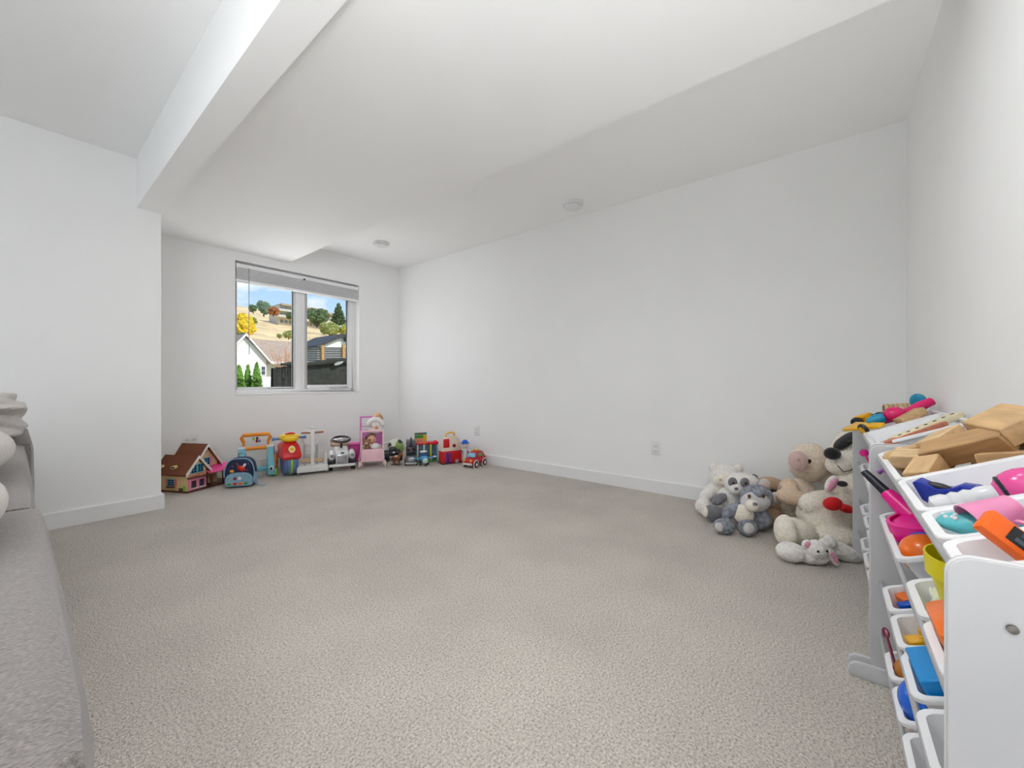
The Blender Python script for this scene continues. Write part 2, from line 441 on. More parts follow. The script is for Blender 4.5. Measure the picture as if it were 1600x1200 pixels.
L_g = leaf_mat('dark_green', rgb(84, 102, 66)); L_o = leaf_mat('olive', rgb(140, 148, 84)); L_y = leaf_mat('yellow', rgb(222, 182, 40))
L_r = leaf_mat('red', rgb(196, 84, 60)); L_c = leaf_mat('cedar', rgb(108, 150, 56)); L_b = leaf_mat('rust', rgb(160, 104, 66)); L_s = leaf_mat('sage', rgb(108, 130, 104))
def at(az, y): return az * y                                  # world x of a bearing at distance y
tree('yellow_tree', 'bright yellow autumn tree beyond the white house', at(.309, 130), 130, 8.0, 6.4, L_y, 3, z0=13.0, n=14)
tree('dark_tree', 'dark green tree below the yellow autumn tree', at(.303, 100), 100, 3.6, 3.4, L_g, 4, z0=8.0)
tree('red_tree', 'red leaved tree at the left edge of the window view', at(.300, 72), 72, 3.4, 1.9, L_r, 5, z0=3.4)
tree('round_green_tree', 'blue green tree on the hill left of the terrace building', at(.352, 215), 215, 7.6, 5.4, L_s, 6, z0=33.0)
tree('small_green_tree', 'small dark tree on the hill beside the blue green tree', at(.331, 205), 205, 4.4, 3.6, L_g, 7, z0=32.3)
tree('rust_shrub', 'rust red bushes at the foot of the terrace building', at(.372, 205), 205, 4.2, 4.6, L_b, 8, z0=32.2)
tree('terrace_tree', 'green tree in front of the terrace building beside the mullion', at(.412, 190), 190, 4.6, 4.2, L_g, 9, z0=29.0)
tree('large_round_tree', 'large round dark green tree in front of the terrace building', at(.472, 170), 170, 7.8, 8.2, L_g, 10, z0=24.4, n=14)
tree('pine_tree', 'tall dark pine at the right end of the terrace building', at(.528, 182), 182, 11.0, 6.0, L_g, 11, z0=28.2, cone=True)
tree('olive_tree', 'olive green bushy tree below the pine', at(.504, 130), 130, 5.6, 5.6, L_o, 12, z0=15.6, n=12)
tree('olive_tree', 'yellow olive bush at the right edge of the window view', at(.541, 128), 128, 4.8, 3.0, leaf_mat('lime', rgb(170, 166, 70)), 13, z0=15.5)
for i, (az, y, h, w_, z0) in enumerate([(.405, 120, 2.8, 2.6, 13.2), (.385, 118, 1.4, 1.2, 13.0), (.333, 150, 2.4, 2.2, 20.3), (.428, 126, 1.6, 1.4, 14.4)]):
    tree('hill_shrub', ['green shrub on the hill just above the brown roof', 'low green shrub left of the shrub above the brown roof', 'grey green shrub on the hill right of the yellow tree', 'small shrub at the right end of the brown roof'][i], at(az, y), y, h, w_, L_o, 30 + i, z0=z0)
cs = [(2.735, .26, 1.235, 'leftmost cedar shrub outside the window, cut by the frame'), (2.935, .21, 1.262, 'left one of the two cedar shrubs side by side outside the window'), (3.040, .25, 1.30, 'right one of the two cedar shrubs side by side outside the window')]
for i, (x9, wd, top, lb) in enumerate(cs):
    k = 20 / 9.0
    tree('cedar_shrub', lb, x9 * k, 20 + .35 * (i == 1), .9 + (top - .9) * k + .1, wd * k, L_c, 40 + i, z0=.18, cone=True, group='cedars outside the window')

# white house with brown shingle roof
k = 50 / 15.0
hx = lambda x: x * k
hz = lambda z: .9 + (z - .9) * k
M_hwall = mat('white_siding', rgb(244, 242, 234), .7, var=.02)
M_shingle = mat('brown_shingles', rgb(176, 156, 140), .95, var=.28, scale=7)
M_trim = mat('house_trim', rgb(240, 240, 238), .6, var=.01)
ho = thing('house', 'white gabled house with brown shingle roof outside the window', 'house', (hx(4.727), 50, -.6))
apx = hz(2.46) + .6; eav = hz(1.69) + .6; half = hx(5.36) - hx(4.727)
MB().prism([(-half, 0), (half, 0), (half, eav), (0, apx - .25), (-half, eav)], 0, 9.0, 'Y').obj('wall', M_hwall, ho, smooth=False)
# cross wing whose roof slope faces the window
wing = MB().b2((half, 3.0, 0), (hx(7.6) - hx(4.727), 9.0, eav - .25)).obj('wing_wall', M_hwall, ho, smooth=False)
rf = MB()
rf.prism([(-half - .45, eav - .42), (0, apx + .12), (0, apx - .10), (-half - .45, eav - .64)], -.35, 9.2, 'Y')
rf.prism([(half + .35, eav - .34), (0, apx + .12), (0, apx - .10), (half + .35, eav - .56)], -.35, 9.2, 'Y')
rf.obj('gable_roof', M_shingle, ho, smooth=False)
wx1 = hx(7.7) - hx(4.727)
MB().loops([[(.3, 5.0, apx + .1), (.3, 5.0, apx - .1), (half - .1, 1.6, eav - .35), (half - .1, 1.6, eav - .15)], [(wx1, 5.0, apx + .1), (wx1, 5.0, apx - .1), (wx1, 1.6, eav - .35), (wx1, 1.6, eav - .15)]]).obj('wing_roof', M_shingle, ho, smooth=False)
MB().b2((half, 1.5, eav - .48), (wx1, 1.62, eav - .16)).obj('gutter', M_trim, ho, smooth=False)
MB().prism([(-half - .5, eav - .68), (0, apx - .12), (half + .4, eav - .60), (half + .4, eav - .34), (0, apx + .16), (-half - .5, eav - .42)], -.42, -.34, 'Y').obj('barge_board', M_trim, ho, smooth=False)
M_dark = mat('dark_pane', rgb(92, 98, 104), .25, var=.03)
for (x0, x1, z0, z1) in ((1.60, 1.95, 2.35, 3.25), (.12, .42, 2.55, 3.15)):
    f = MB().b2((x0 - .1, -.06, z0 - .1), (x1 + .1, .02, z1 + .1)).obj('window', M_trim, ho, smooth=False)
    MB().b2((x0, -.08, z0), (x1, -.05, (z0 + z1) / 2 - .03)).obj('pane', M_dark, f, smooth=False)
    MB().b2((x0, -.08, (z0 + z1) / 2 + .03), (x1, -.05, z1)).obj('pane', M_dark, f, smooth=False)
# white garden fence in front of the house
wf = thing('garden_fence', 'white board fence in front of the white house', 'fence', (hx(4.2), 44, -.6))
brd = MB().b2((0, 0, 0), (.23, .03, 2.0)).mesh('board')
for i in range(21): link('board', brd, M_trim, wf, smooth=False, loc=(i * .25, 0, 0))
MB().b2((0, .03, 1.85), (5.25, .09, 1.97)).obj('rail', M_trim, wf, smooth=False)

# bare orange shrub in front of the roof
bs = thing('bare_shrub', 'bare orange brown shrub in front of the brown roof', 'shrub', (18.1, 46, -.6))
M_twig = mat('orange_twigs', rgb(204, 150, 110), .9, var=.2)
q = random.Random(77)
for i in range(46):
    a, l = q.uniform(0, 6.28), q.uniform(.4, 1.5); h_ = q.uniform(3.4, 5.5)
    MB().tube([(0, 0, .2), (l * .4 * math.cos(a), l * .4 * math.sin(a), h_ * .6), (l * math.cos(a) + q.uniform(-.2, .2), l * math.sin(a), h_)], [.03, .022, .012], 5).obj('twig', M_twig, bs, smooth=False)

# black fabric screen, retaining block, slatted fence, shed
M_black = mat('black_fabric', rgb(58, 59, 54), 1.0, var=.30, scale=9)
def screen_mesh(nm, x0, x1, z0a, z0b, y, seed):
    q = random.Random(seed); b = MB(); n = 26; F, B = [], []
    rows = 5
    grid = []
    for j in range(rows):
        r = []
        for i in range(n):
            f = i / (n - 1); x = x0 + (x1 - x0) * f; top = z0a + (z0b - z0a) * f
            r.append(b.bm.verts.new((x + q.uniform(-.02, .02), y + q.uniform(-.035, .035), top * j / (rows - 1) + (q.uniform(-.025, .025) if j == rows - 1 else 0))))
        grid.append(r)
    grid.append([b.bm.verts.new((v.co.x, v.co.y + .12, v.co.z - .01)) for v in grid[-1]])
    grid.append([b.bm.verts.new((v.co.x, v.co.y + .12, 0)) for v in grid[0]])
    for A, Bv in zip(grid, grid[1:]):
        for i in range(n - 1): b.bm.faces.new((A[i], A[i + 1], Bv[i + 1], Bv[i]))
    return b
K = 12 / 8.0
sc_ = thing('fabric_screen', 'black fabric privacy screen outside the window', 'screen', (0, 12, -.02))
screen_mesh('screen', 2.965 * K, 3.46 * K, .9 + .27 * K, .9 + .34 * K, 0, 1).obj('fabric_panel', M_black, sc_)
screen_mesh('screen', 3.46 * K, 5.2 * K, .9 + .37 * K, .9 + .60 * K, -.15, 2).obj('fabric_panel', M_black, sc_)
flap = MB().tube([(3.44 * K, -.22, .9 + .355 * K), (3.75 * K, -.24, .9 + .39 * K), (4.05 * K, -.25, .9 + .45 * K), (4.4 * K, -.24, .9 + .47 * K), (5.2 * K, -.22, .9 + .60 * K)], [.05, .07, .09, .07, .05], 8)
flap.obj('rolled_edge', M_black, sc_)
MB().cyl((3.09 * K, -.05, .9 + .345 * K), (3.45 * K, -.05, .9 + .365 * K), .035, .05, 8).obj('rolled_edge', M_black, sc_)
MB().ell((4.12 * K, -.31, .9 + .40 * K), (.16, .015, .05), (0, D(-22), 0)).obj('torn_patch', mat('grey_tear', rgb(170, 170, 168), .9), sc_)
K = 16 / 9.5
MB_c = MB().b2((3.9 * K, 16.0, -.05), (6.6 * K, 16.4, .9 + .46 * K)).obj('retaining_block', mat('dark_concrete', rgb(84, 82, 78), .9, var=.15), smooth=False)
struct(MB_c, 'dark retaining wall under the slatted fence')
fe = thing('slat_fence', 'dark horizontal slat fence with wooden posts outside the window', 'fence', (4.05 * K, 16.1, .9 + .46 * K))
M_slat = mat('fence_slat', rgb(66, 68, 70), .7, var=.12)
M_post = mat('cedar_post', rgb(196, 152, 92), .8, var=.15)
sl = MB().b2((0, 0, 0), (2.35 * K, .03, .058)).mesh('slat')
for i in range(8): link('slat', sl, M_slat, fe, smooth=False, loc=(0, 0, .03 + i * .072), rot=(0, D(-3.2), 0))
for px_, h_ in ((.57, .62), (1.10, .70), (1.62, .8), (0.02, .55)):
    MB().b2((px_ * K - .055, -.12, -.05), (px_ * K + .055, -.01, h_ + .1)).obj('post', M_post, fe, smooth=False)
K = 24 / 14.0
sh = thing('shed', 'white shed with a dark sloping roof behind the slat fence', 'shed', (6.62 * K, 24, 0))
MB().prism([(0, 0), (1.9 * K, 0), (1.9 * K, .9 + 1.72 * K), (.79 * K, .9 + 1.62 * K), (0, .9 + 1.22 * K)], 0, 3, 'Y').obj('wall', M_hwall, sh, smooth=False)
MB().prism([(-.08 * K, .9 + 1.19 * K), (.79 * K, .9 + 1.62 * K), (1.9 * K, .9 + 1.70 * K), (1.9 * K, .9 + 1.80 * K), (.79 * K, .9 + 1.76 * K), (-.08 * K, .9 + 1.28 * K)], -.25, 3.2, 'Y').obj('roof', M_slat, sh, smooth=False)
MB().b2((.95 * K, -.3, .9 + 1.50 * K), (1.9 * K, -.05, .9 + 1.72 * K)).obj('fascia', M_slat, sh, smooth=False)

# terrace building on the hill
M_bld = mat('beige_stucco', rgb(206, 198, 178), .85, var=.06, scale=.3)
M_bro = mat('building_roof', rgb(176, 160, 136), .85, var=.06, scale=.3)
M_bgl = mat('building_glass', rgb(120, 128, 130), .3, var=.12, scale=.4)
M_brl = mat('balcony_rail', rgb(190, 192, 188), .6)
S = 225 / 75.0
bd = thing('apartment_building', 'beige terraced apartment building with flat roofs on the hill', 'building', (28.3 * S, 225, .9 + 10.2 * S))
def bz(z): return (z - 11.1) * S
def bxx(x): return (x - 28.3) * S
MB().b2((bxx(28.9), 2, -3), (bxx(37.2), 14, bz(14.4))).b2((bxx(37.2), 3, -3), (bxx(39.2), 14, bz(14.0))).obj('wall', M_bld, bd, smooth=False)
for (x0, x1, z, y0_) in ((29.2, 37.4, 14.42, -.5), (37.2, 39.4, 14.02, 1.0)):
    MB().b2((bxx(x0), y0_, bz(z)), (bxx(x1), 14, bz(z + .34))).obj('roof_slab', M_bro, bd, smooth=False)
for (x0, x1, z) in ((28.5, 32.0, 13.35), (28.3, 32.0, 12.3), (32.0, 37.0, 13.2), (32.0, 37.0, 12.1)):
    s1 = MB().b2((bxx(x0), -1.8, bz(z)), (bxx(x1), 2, bz(z + .12))).obj('balcony_slab', M_bld, bd, smooth=False)
    MB().b2((bxx(x0), -1.8, bz(z + .12)), (bxx(x1), -1.7, bz(z + .40))).obj('railing', M_brl, s1, smooth=False)
for z in (13.55, 12.5, 11.4):
    for i in range(11):
        x0 = 29.2 + i * .72
        if z < 12 and i in (4, 5): continue
        fr_ = MB().b2((bxx(x0), 1.9, bz(z)), (bxx(x0 + .56), 2.05, bz(z + .62))).obj('window', M_bld, bd, smooth=False)
        MB().b2((bxx(x0 + .04), 1.82, bz(z + .04)), (bxx(x0 + .52), 1.9, bz(z + .58))).obj('pane', M_bgl, fr_, smooth=False)
for z in (12.9, 13.5):
    for i in range(3):
        x0 = 37.5 + i * .55
        fr_ = MB().b2((bxx(x0), 2.9, bz(z)), (bxx(x0 + .4), 3.05, bz(z + .4))).obj('window', M_bld, bd, smooth=False)
        MB().b2((bxx(x0 + .04), 2.82, bz(z + .04)), (bxx(x0 + .36), 2.9, bz(z + .36))).obj('pane', M_bgl, fr_, smooth=False)
# ------------------------------------------------------------------ sofa (its back towards the play area)
def fabric_mat(name, c1, c2, sc):
    m = bpy.data.materials.new(name); m.use_nodes = True
    nt = m.node_tree; L = nt.links.new; b = nt.nodes['Principled BSDF']
    tc = nt.nodes.new('ShaderNodeTexCoord'); mp = nt.nodes.new('ShaderNodeMapping'); mp.inputs['Scale'].default_value = (1, 3.2, 1)
    L(tc.outputs['Object'], mp.inputs[0])
    n1 = nt.nodes.new('ShaderNodeTexNoise'); n1.inputs['Scale'].default_value = sc; n1.inputs['Detail'].default_value = 5; n1.inputs['Roughness'].default_value = .7
    L(mp.outputs[0], n1.inputs['Vector'])
    rp = nt.nodes.new('ShaderNodeValToRGB')
    rp.color_ramp.elements[0].position = .36; rp.color_ramp.elements[0].color = c1
    rp.color_ramp.elements[1].position = .64; rp.color_ramp.elements[1].color = c2
    L(n1.outputs['Fac'], rp.inputs[0]); L(rp.outputs[0], b.inputs['Base Color'])
    b.inputs['Roughness'].default_value = .95; b.inputs['Sheen Weight'].default_value = .2
    n2 = nt.nodes.new('ShaderNodeTexNoise'); n2.inputs['Scale'].default_value = sc * 3
    L(mp.outputs[0], n2.inputs['Vector'])
    bp = nt.nodes.new('ShaderNodeBump'); bp.inputs['Strength'].default_value = .22; bp.inputs['Distance'].default_value = .0008
    L(n2.outputs['Fac'], bp.inputs['Height']); L(bp.outputs[0], b.inputs['Normal'])
    return m
M_sofa = fabric_mat('sofa_fabric', rgb(92, 87, 85), rgb(140, 133, 130), 260)
M_throw = fabric_mat('throw_fabric', rgb(158, 152, 147), rgb(194, 188, 183), 160)
M_leg = mat('dark_wood', rgb(70, 52, 40), .5, var=.15, stretch=(8, 8, 1))

def cushion(c, s, r=.06, puff=.03, n=10):
    """puffed rounded box"""
    b = MB(); g = bmesh.ops.create_cube(b.bm, size=2.0)
    bmesh.ops.subdivide_edges(b.bm, edges=b.bm.edges[:], cuts=n, use_grid_fill=True)
    hx_, hy_, hz_ = [v / 2 for v in s]
    for v in b.bm.verts:
        p = v.co.copy()
        q = Vector((p.x * hx_, p.y * hy_, p.z * hz_))
        core = Vector([max(-h + r, min(h - r, a)) for a, h in zip(q, (hx_, hy_, hz_))])
        d = q - core
        if d.length > 1e-9: q = core + d.normalized() * r
        f = (1 - p.x ** 2) * (1 - p.y ** 2), (1 - p.x ** 2) * (1 - p.z ** 2), (1 - p.y ** 2) * (1 - p.z ** 2)
        if abs(p.z) > .999: q.z += puff * f[0] * p.z
        if abs(p.y) > .999: q.y += puff * f[1] * p.y
        if abs(p.x) > .999: q.x += puff * f[2] * p.x
        v.co = q + Vector(c)
    return b
so = thing('sofa', 'grey heather fabric sofa at the left, seen over its back', 'sofa', (0, 0, 0))
for (ya, yb_, xr) in ((.385, 1.222, .038), (1.226, 2.50, .028), (2.504, 3.36, .048)):
    cushion((xr - .11, (ya + yb_) / 2, .40), (.22, yb_ - ya, .52), r=.022, puff=.008, n=12).obj('back_section', M_sofa, so)
MB().b2((-.98, .40, .10), (-.18, 3.35, .26)).obj('seat_base', M_sofa, so, bevel=.02)
for ya, yb_ in ((.62, 1.74), (1.75, 3.12)):
    cushion((-.56, (ya + yb_) / 2, .345), (.74, yb_ - ya, .19), r=.05, puff=.02).obj('seat_cushion', M_sofa, so)
for ya in (.40, 3.14):
    cushion((-.60, ya + .10, .34), (.78, .20, .46), r=.04, puff=.01).obj('arm', M_sofa, so)
for x_ in (-.92, -.02):
    for y_ in (.46, 3.28): MB().cyl((x_, y_, 0), (x_, y_, .14), .018, .026, 12).obj('leg', M_leg, so)
# loose scatter cushions leaning over the sofa back
def scatter(label, loc, s, rot, name='scatter_cushion'):
    o = cushion((0, 0, 0), s, r=.045, puff=.05, n=12).obj(name, M_throw)
    o.location = loc; o.rotation_euler = rot
    return tag(o, label, 'cushion')
scatter('pale grey cushion nearest the camera lying on the sofa back', (-.166, 1.02, .722), (.22, .46, .115), (0, D(2), D(3)))
scatter('pale grey cushion in the middle of the sofa back', (-.158, 1.62, .728), (.22, .50, .125), (0, D(-2), D(-2)))
# rumpled throw heaped at the far end
q = random.Random(5); b = MB()
g = bmesh.ops.create_icosphere(b.bm, subdivisions=5, radius=1.0)
for v in b.bm.verts:
    p = v.co
    wv = .07 * math.sin(9 * p.z + 3.1 * p.y + 1.5 * math.sin(4 * p.x)) + .04 * math.sin(17 * p.z + 5 * p.y)
    sgn = lambda a: math.copysign(abs(a) ** .75, a)
    v.co = Vector((sgn(p.x) * .125, sgn(p.y) * .36, sgn(p.z) * .098)) * (1 + wv)
th = b.obj('throw_blanket', M_throw); th.location = (-.095, 2.62, .762)
tag(th, 'rumpled pale grey throw heaped on the far end of the sofa', 'blanket')

# ------------------------------------------------------------------ toy storage racks
M_lamshade = mat('white_laminate_shaded', (.56, .56, .57, 1), .45, var=.01, scale=6)  # shade of the faces turned from the light is put into this grey
M_lamlit = mat('white_laminate_lit', (.80, .80, .81, 1), .4, var=.01)  # same laminate, lighter: brightness of the lit edges is put into the colour
M_screw = mat('screw_metal', rgb(120, 116, 110), .35, metal=.8)
M_rod = mat('metal_rod', rgb(188, 188, 190), .35, metal=.5)
YF, YBk = -.104, -.358
TIERS = [(.687, -.117), (.507, -.120), (.316, -.122), (.158, -.122)]     # front rim height and depth of each bin row
ALPHA = math.atan2(.103, .243)

def side_panel(parent, x, foot_sign):
    poly = []
    r = .022
    for cx_, cz_, a0 in ((YF - r, .71 - r, 0), (YBk + r, .71 - r, 90)):
        for k in range(6):
            a = D(a0 + 18 * k); poly.append((cx_ + r * math.cos(a), cz_ + r * math.sin(a)))
    poly += [(YBk, .0), (YF, .0)]
    p = MB().prism(poly, x - .0075, x + .0075, 'X').obj('side_panel', M_lamshade, parent, bevel=.0012, seg=1)
    eb = [q_ for q_ in poly[:-2]]
    MB().tube([(x, YF - .0066, .05)] + [(x, q_[0] - (.0066 * math.cos(D(18 * k_)) if k_ < 6 else -.0066 * math.sin(D(18 * (k_ - 6)))), q_[1] - .0066 * (math.sin(D(18 * k_)) if k_ < 6 else math.cos(D(18 * (k_ - 6))))) for k_, q_ in enumerate(eb)], .0072, 10).obj('lit_edge', M_lamlit, p)  # thin strip that paints the lit look onto the panel edge
    fo = MB()
    fy0, fy1 = -.052, YBk
    fo.prism([(fy0 - .004, 0), (fy0, .012), (fy0 - .004, .034), (fy0 - .016, .044), (fy0 - .03, .046), (fy1, .046), (fy1, 0)], x + foot_sign * .0075, x + foot_sign * .0225, 'X')
    fo.obj('foot', M_lamshade, p, bevel=.002)
    for (yy, zz) in ((-.15, .645), (-.30, .645), (-.15, .28), (-.30, .28)):
        MB().lathe([(.001, 0), (.0045, 0), (.0045, .003), (.001, .004)], n=12).obj('bolt', M_screw, p, loc=(x - .0075, yy, zz), rot=(0, D(-90), 0))
    return p
def rack(label, x0, x1, loc=(0, 0, 0)):
    r = thing('toy_rack', label, 'storage rack', loc)
    side_panel(r, x0, -1); side_panel(r, x1, -1)
    for zf, yf in TIERS:
        for d in (.006, .247):
            y = yf - d * math.cos(ALPHA) - .012 * math.sin(ALPHA) * 0; z = zf + d * math.sin(ALPHA) - .016
            MB().cyl((x0 + .0075, y, z), (x1 - .0075, y, z), .0055, n=10).obj('rod', M_rod, r)
    return r
rack('near white toy rack with open bins, its side panel facing the camera', .649, 1.62)
rack('far white toy rack with open bins, next to the plush toys', 1.665, 2.67)

M_bin = mat('white_bin_plastic', (.84, .84, .85, 1), .35, var=.008, scale=5)
BINMESH = {}
def bin_mesh(w, d=.253, h=.088):
    key = (round(w, 3), d, h)
    if key in BINMESH: return BINMESH[key]
    def rr(x0, x1, y0, y1, r, z, n=4):
        pts = []
        for cx_, cy_, a0 in ((x1 - r, y1 - r, 0), (x0 + r, y1 - r, 90), (x0 + r, y0 + r, 180), (x1 - r, y0 + r, 270)):
            for k in range(n + 1):
                a = D(a0 + 90.0 * k / n); pts.append((cx_ + r * math.cos(a), cy_ + r * math.sin(a), z))
        return pts
    hw = w / 2
    fl, t, tp = .010, .0025, .014
    L = [rr(-hw + fl + tp, hw - fl - tp, fl + tp * 1.2, d - fl - tp, .015, -h),
         rr(-hw + fl, hw - fl, fl, d - fl, .018, -.010),
         rr(-hw, hw, 0, d, .022, -.010),
         rr(-hw, hw, 0, d, .022, -.002),
         rr(-hw + .0015, hw - .0015, .0015, d - .0015, .021, 0),
         rr(-hw + fl + t, hw - fl - t, fl + t, d - fl - t, .016, -.001),
         rr(-hw + fl + tp + t, hw - fl - tp - t, fl + tp * 1.2 + t, d - fl - tp - t, .013, -h + t)]
    BINMESH[key] = MB().loops(L).mesh('storage_bin')
    return BINMESH[key]
def storage_bin(label, x0, x1, tier, dz=0, group=None):
    zf, yf = TIERS[tier]
    o = link('storage_bin', bin_mesh(x1 - x0), M_bin)
    o.location = ((x0 + x1) / 2, yf, zf + dz); o.rotation_euler = (ALPHA, 0, math.pi)
    tag(o, label, 'bin', 'white bins on the toy racks')
    return o
def in_bin(b, p):                    # bin coordinates (x towards the camera side, y to the back, z up from the rim) -> world
    m = Matrix.Translation(b.location) @ Euler(b.rotation_euler).to_matrix().to_4x4()
    return m @ Vector(p), m
def place(o, b, p, rot=(0, 0, 0)):
    w_, m = in_bin(b, p)
    o.location = w_; o.rotation_euler = (m.to_3x3() @ Euler(rot).to_matrix()).to_euler()
    return o

n11 = storage_bin('wide white bin heaped with wooden blocks, top row', 1.19, 1.60, 0)
n12 = storage_bin('white top row bin between the wooden blocks bin and the pink cup bin', .925, 1.187, 0)
n13 = storage_bin('white top row bin holding the pink cup and the blue polka dot mitt', .776, .922, 0)
n14 = storage_bin('narrow white top row bin with the orange phone, beside the near side panel', .668, .773, 0)
n21 = storage_bin('wide white second row bin with the magenta watering can', 1.215, 1.60, 1)
n22 = storage_bin('small white second row bin with the yellow pot', .94, 1.10, 1)
n23 = storage_bin('small white second row bin with the orange box toy', .765, .93, 1)
n31 = storage_bin('small white third row bin with the orange cube and blue block', 1.385, 1.545, 2)
n32 = storage_bin('small white third row bin with the yellow cubes', 1.207, 1.367, 2)
n33 = storage_bin('small white third row bin with the large sky blue blocks', 1.03, 1.19, 2)
n34 = storage_bin('empty white third row bin under the near side panel edge', .845, 1.005, 2)
n41 = storage_bin('small white bottom row bin with the dark red spoon', 1.356, 1.492, 3)
n42 = storage_bin('small white bottom row bin with the blue ball', 1.196, 1.335, 3)
n43 = storage_bin('white bottom row bin below the sky blue blocks', 1.03, 1.172, 3)
f11 = storage_bin('white top row bin with the yellow buggy, farthest on the far rack', 2.40, 2.585, 0)
f12 = storage_bin('narrow white top row bin with the magenta skittle on the far rack', 2.212, 2.397, 0)
f13 = storage_bin('wide white top row bin on the far rack holding the dotted toy bar', 1.80, 2.208, 0)
FL = [['far rack second row bin with the pink spoon, farthest', 'far rack second row bin, second from the plush toys', 'far rack second row bin, third from the plush toys', 'far rack second row bin beside the near rack'],
      ['far rack third row bin, farthest, with a small grey toy', 'far rack third row bin, second from the plush toys', 'far rack third row bin, third from the plush toys', 'far rack third row bin beside the near rack'],
      ['far rack bottom row bin, farthest', 'far rack bottom row bin, second from the plush toys', 'far rack bottom row bin, third from the plush toys', 'far rack bottom row bin beside the near rack']]
FB = []
for ti in range(3):
    row = []
    for ci in range(4):
        x1_ = 2.50 - ci * .20
        row.append(storage_bin('small white ' + FL[ti][ci], x1_ - .165, x1_, ti + 1))
    FB.append(row)

# ---- contents
def wood_mat(n, c):
    return mat('wood_' + n, c, .6, var=.16, scale=5, stretch=(3, 14, 14), bump=.1, bscale=30)
W1 = wood_mat('pine', rgb(204, 168, 122)); W2 = wood_mat('beech', rgb(182, 144, 100)); W3 = wood_mat('pale', rgb(214, 182, 138))
BLK = {}
def wood_block(i, s, b, p, rot, m):
    k = s
    if k not in BLK: BLK[k] = MB().box((0, 0, 0), s).mesh('wood_block', bevel=.0025, seg=1)
    me_ = BLK[k].copy(); me_.materials.clear()
    o = link('wood_block', me_, m)
    place(o, b, p, rot)
    return tag(o, WL[i], 'block', 'wooden blocks in the top bin')
WL = ['long wooden plank block along the far rim of the block bin', 'wooden block standing at the front left corner of the bin', 'square wooden block lying at the front rim of the bin',
      'wooden block lying diagonally in the middle front of the bin', 'square wooden block on top of the middle of the heap', 'dark faced long wooden block in the middle of the heap',
      'wooden block with the knot hole at the near rim', 'big square wooden block on top at the back right of the heap', 'wooden block under the dark faced block at the near rim',
      'wooden block lying flat behind the top square block', 'wooden block half buried below the big square block', 'wooden block wedged behind the dark faced block', 'wooden block at the bottom of the heap by the front rim', 'wooden block at the bottom of the heap by the back']
WB = [((.17, .05, .030), (-.10, .095, .012), (0, D(-6), D(78)), W1), ((.07, .045, .05), (-.155, .045, -.012), (D(15), 0, D(10)), W3),
      ((.075, .075, .03), (-.075, .05, -.006), (D(-8), D(6), D(22)), W1), ((.11, .05, .035), (-.005, .072, .004), (D(8), D(12), D(62)), W3),
      ((.07, .07, .032), (-.035, .125, .034), (D(10), D(-10), D(38)), W3), ((.15, .05, .05), (.055, .145, .020), (D(24), D(-6), D(58)), W2),
      ((.08, .05, .05), (.095, .060, -.010), (D(0), D(14), D(-30)), W1), ((.10, .085, .045), (.055, .222, .048), (D(12), D(12), D(20)), W1),
      ((.12, .05, .035), (.135, .125, -.034), (D(6), 0, D(80)), W1), ((.12, .06, .03), (-.045, .185, .012), (0, D(-8), D(15)), W2),
      ((.13, .05, .035), (.135, .205, -.014), (D(-10), D(8), D(66)), W2), ((.10, .055, .035), (.0, .205, .006), (0, D(10), D(100)), W1),
      ((.14, .07, .05), (.02, .08, -.050), (0, 0, D(12)), W2), ((.14, .07, .05), (.0, .18, -.050), (0, 0, D(-8)), W2)]
for i, (s_, p_, r_, m_) in enumerate(WB): wood_block(i, s_, n11, (p_[0], p_[1], p_[2] - .010), r_, m_)

def grp(name, label, cat, b, p, rot=(0, 0, 0)):
    t = thing(name, label, cat); place(t, b, p, rot); return t
c_blue = P('royal_blue', 22, 46, 150, .2); c_pink = P('pink', 226, 80, 150, .2); c_clear = P('milky', 214, 214, 216, .15)
c_mag = P('magenta', 232, 8, 140, .3); c_dred = P('dark_red', 150, 8, 50, .3); c_or = P('orange', 238, 112, 22, .25); c_ylw = P('yellow', 226, 214, 10, .3)
c_navy = P('navy_black', 24, 24, 38, .25); c_sky = P('sky_blue', 4, 140, 214, .4); c_ball = P('ball_blue', 20, 100, 214, .2); c_amb = P('amber', 232, 176, 30, .35)
c_teal = P('teal', 92, 190, 196, .4); c_lpink = P('light_pink', 226, 140, 180, .3); c_lime = P('lime', 150, 206, 30, .35); c_wht = P('white', 226, 226, 226, .35)
c_black = P('black', 26, 26, 28, .4); c_green = P('green', 60, 150, 60, .35); c_red = P('red', 208, 30, 36, .3); c_grey = P('grey', 130, 132, 136, .4); c_cyan = P('cyan', 20, 140, 180, .35)
c_hotpink = P('hot_pink', 226, 30, 110, .25); c_lav = P('lavender', 170, 168, 206, .3)

# bin n12: blue toy shoe, clear tube, pink ball-top bottle
t = grp('toy_shoe', 'glossy royal blue toy high heeled shoe in a top row bin', 'toy shoe', n12, (-.070, .068, -.036), (0, D(-4), D(62)))
t.scale = (.72, .9, 1.0)
MB().prism([(.064, 0), (.058, .012), (.030, .020), (.004, .016), (-.020, .020), (-.048, .042), (-.062, .040), (-.064, .004), (-.056, -.004), (-.050, -.004), (-.046, .010), (-.010, .002), (.03, -.002)], -.015, .015, 'Y').obj('upper', c_blue, t, bevel=.005)
MB().ell((-.018, 0, .021), (.026, .009, .008), (0, D(22), 0)).obj('insole', c_black, t)
t = grp('toy_bottle', 'clear ribbed toy bottle with pink round cap in a top row bin', 'toy bottle', n12, (.030, .088, -.020), (D(-90 + 3), 0, D(-4)))
MB().lathe([(.006, -.066), (.017, -.06), (.018, -.045), (.015, -.038), (.018, -.03), (.015, -.022), (.018, -.014), (.015, -.006), (.018, .002), (.017, .03)], n=20).obj('bottle_body', c_clear, t)
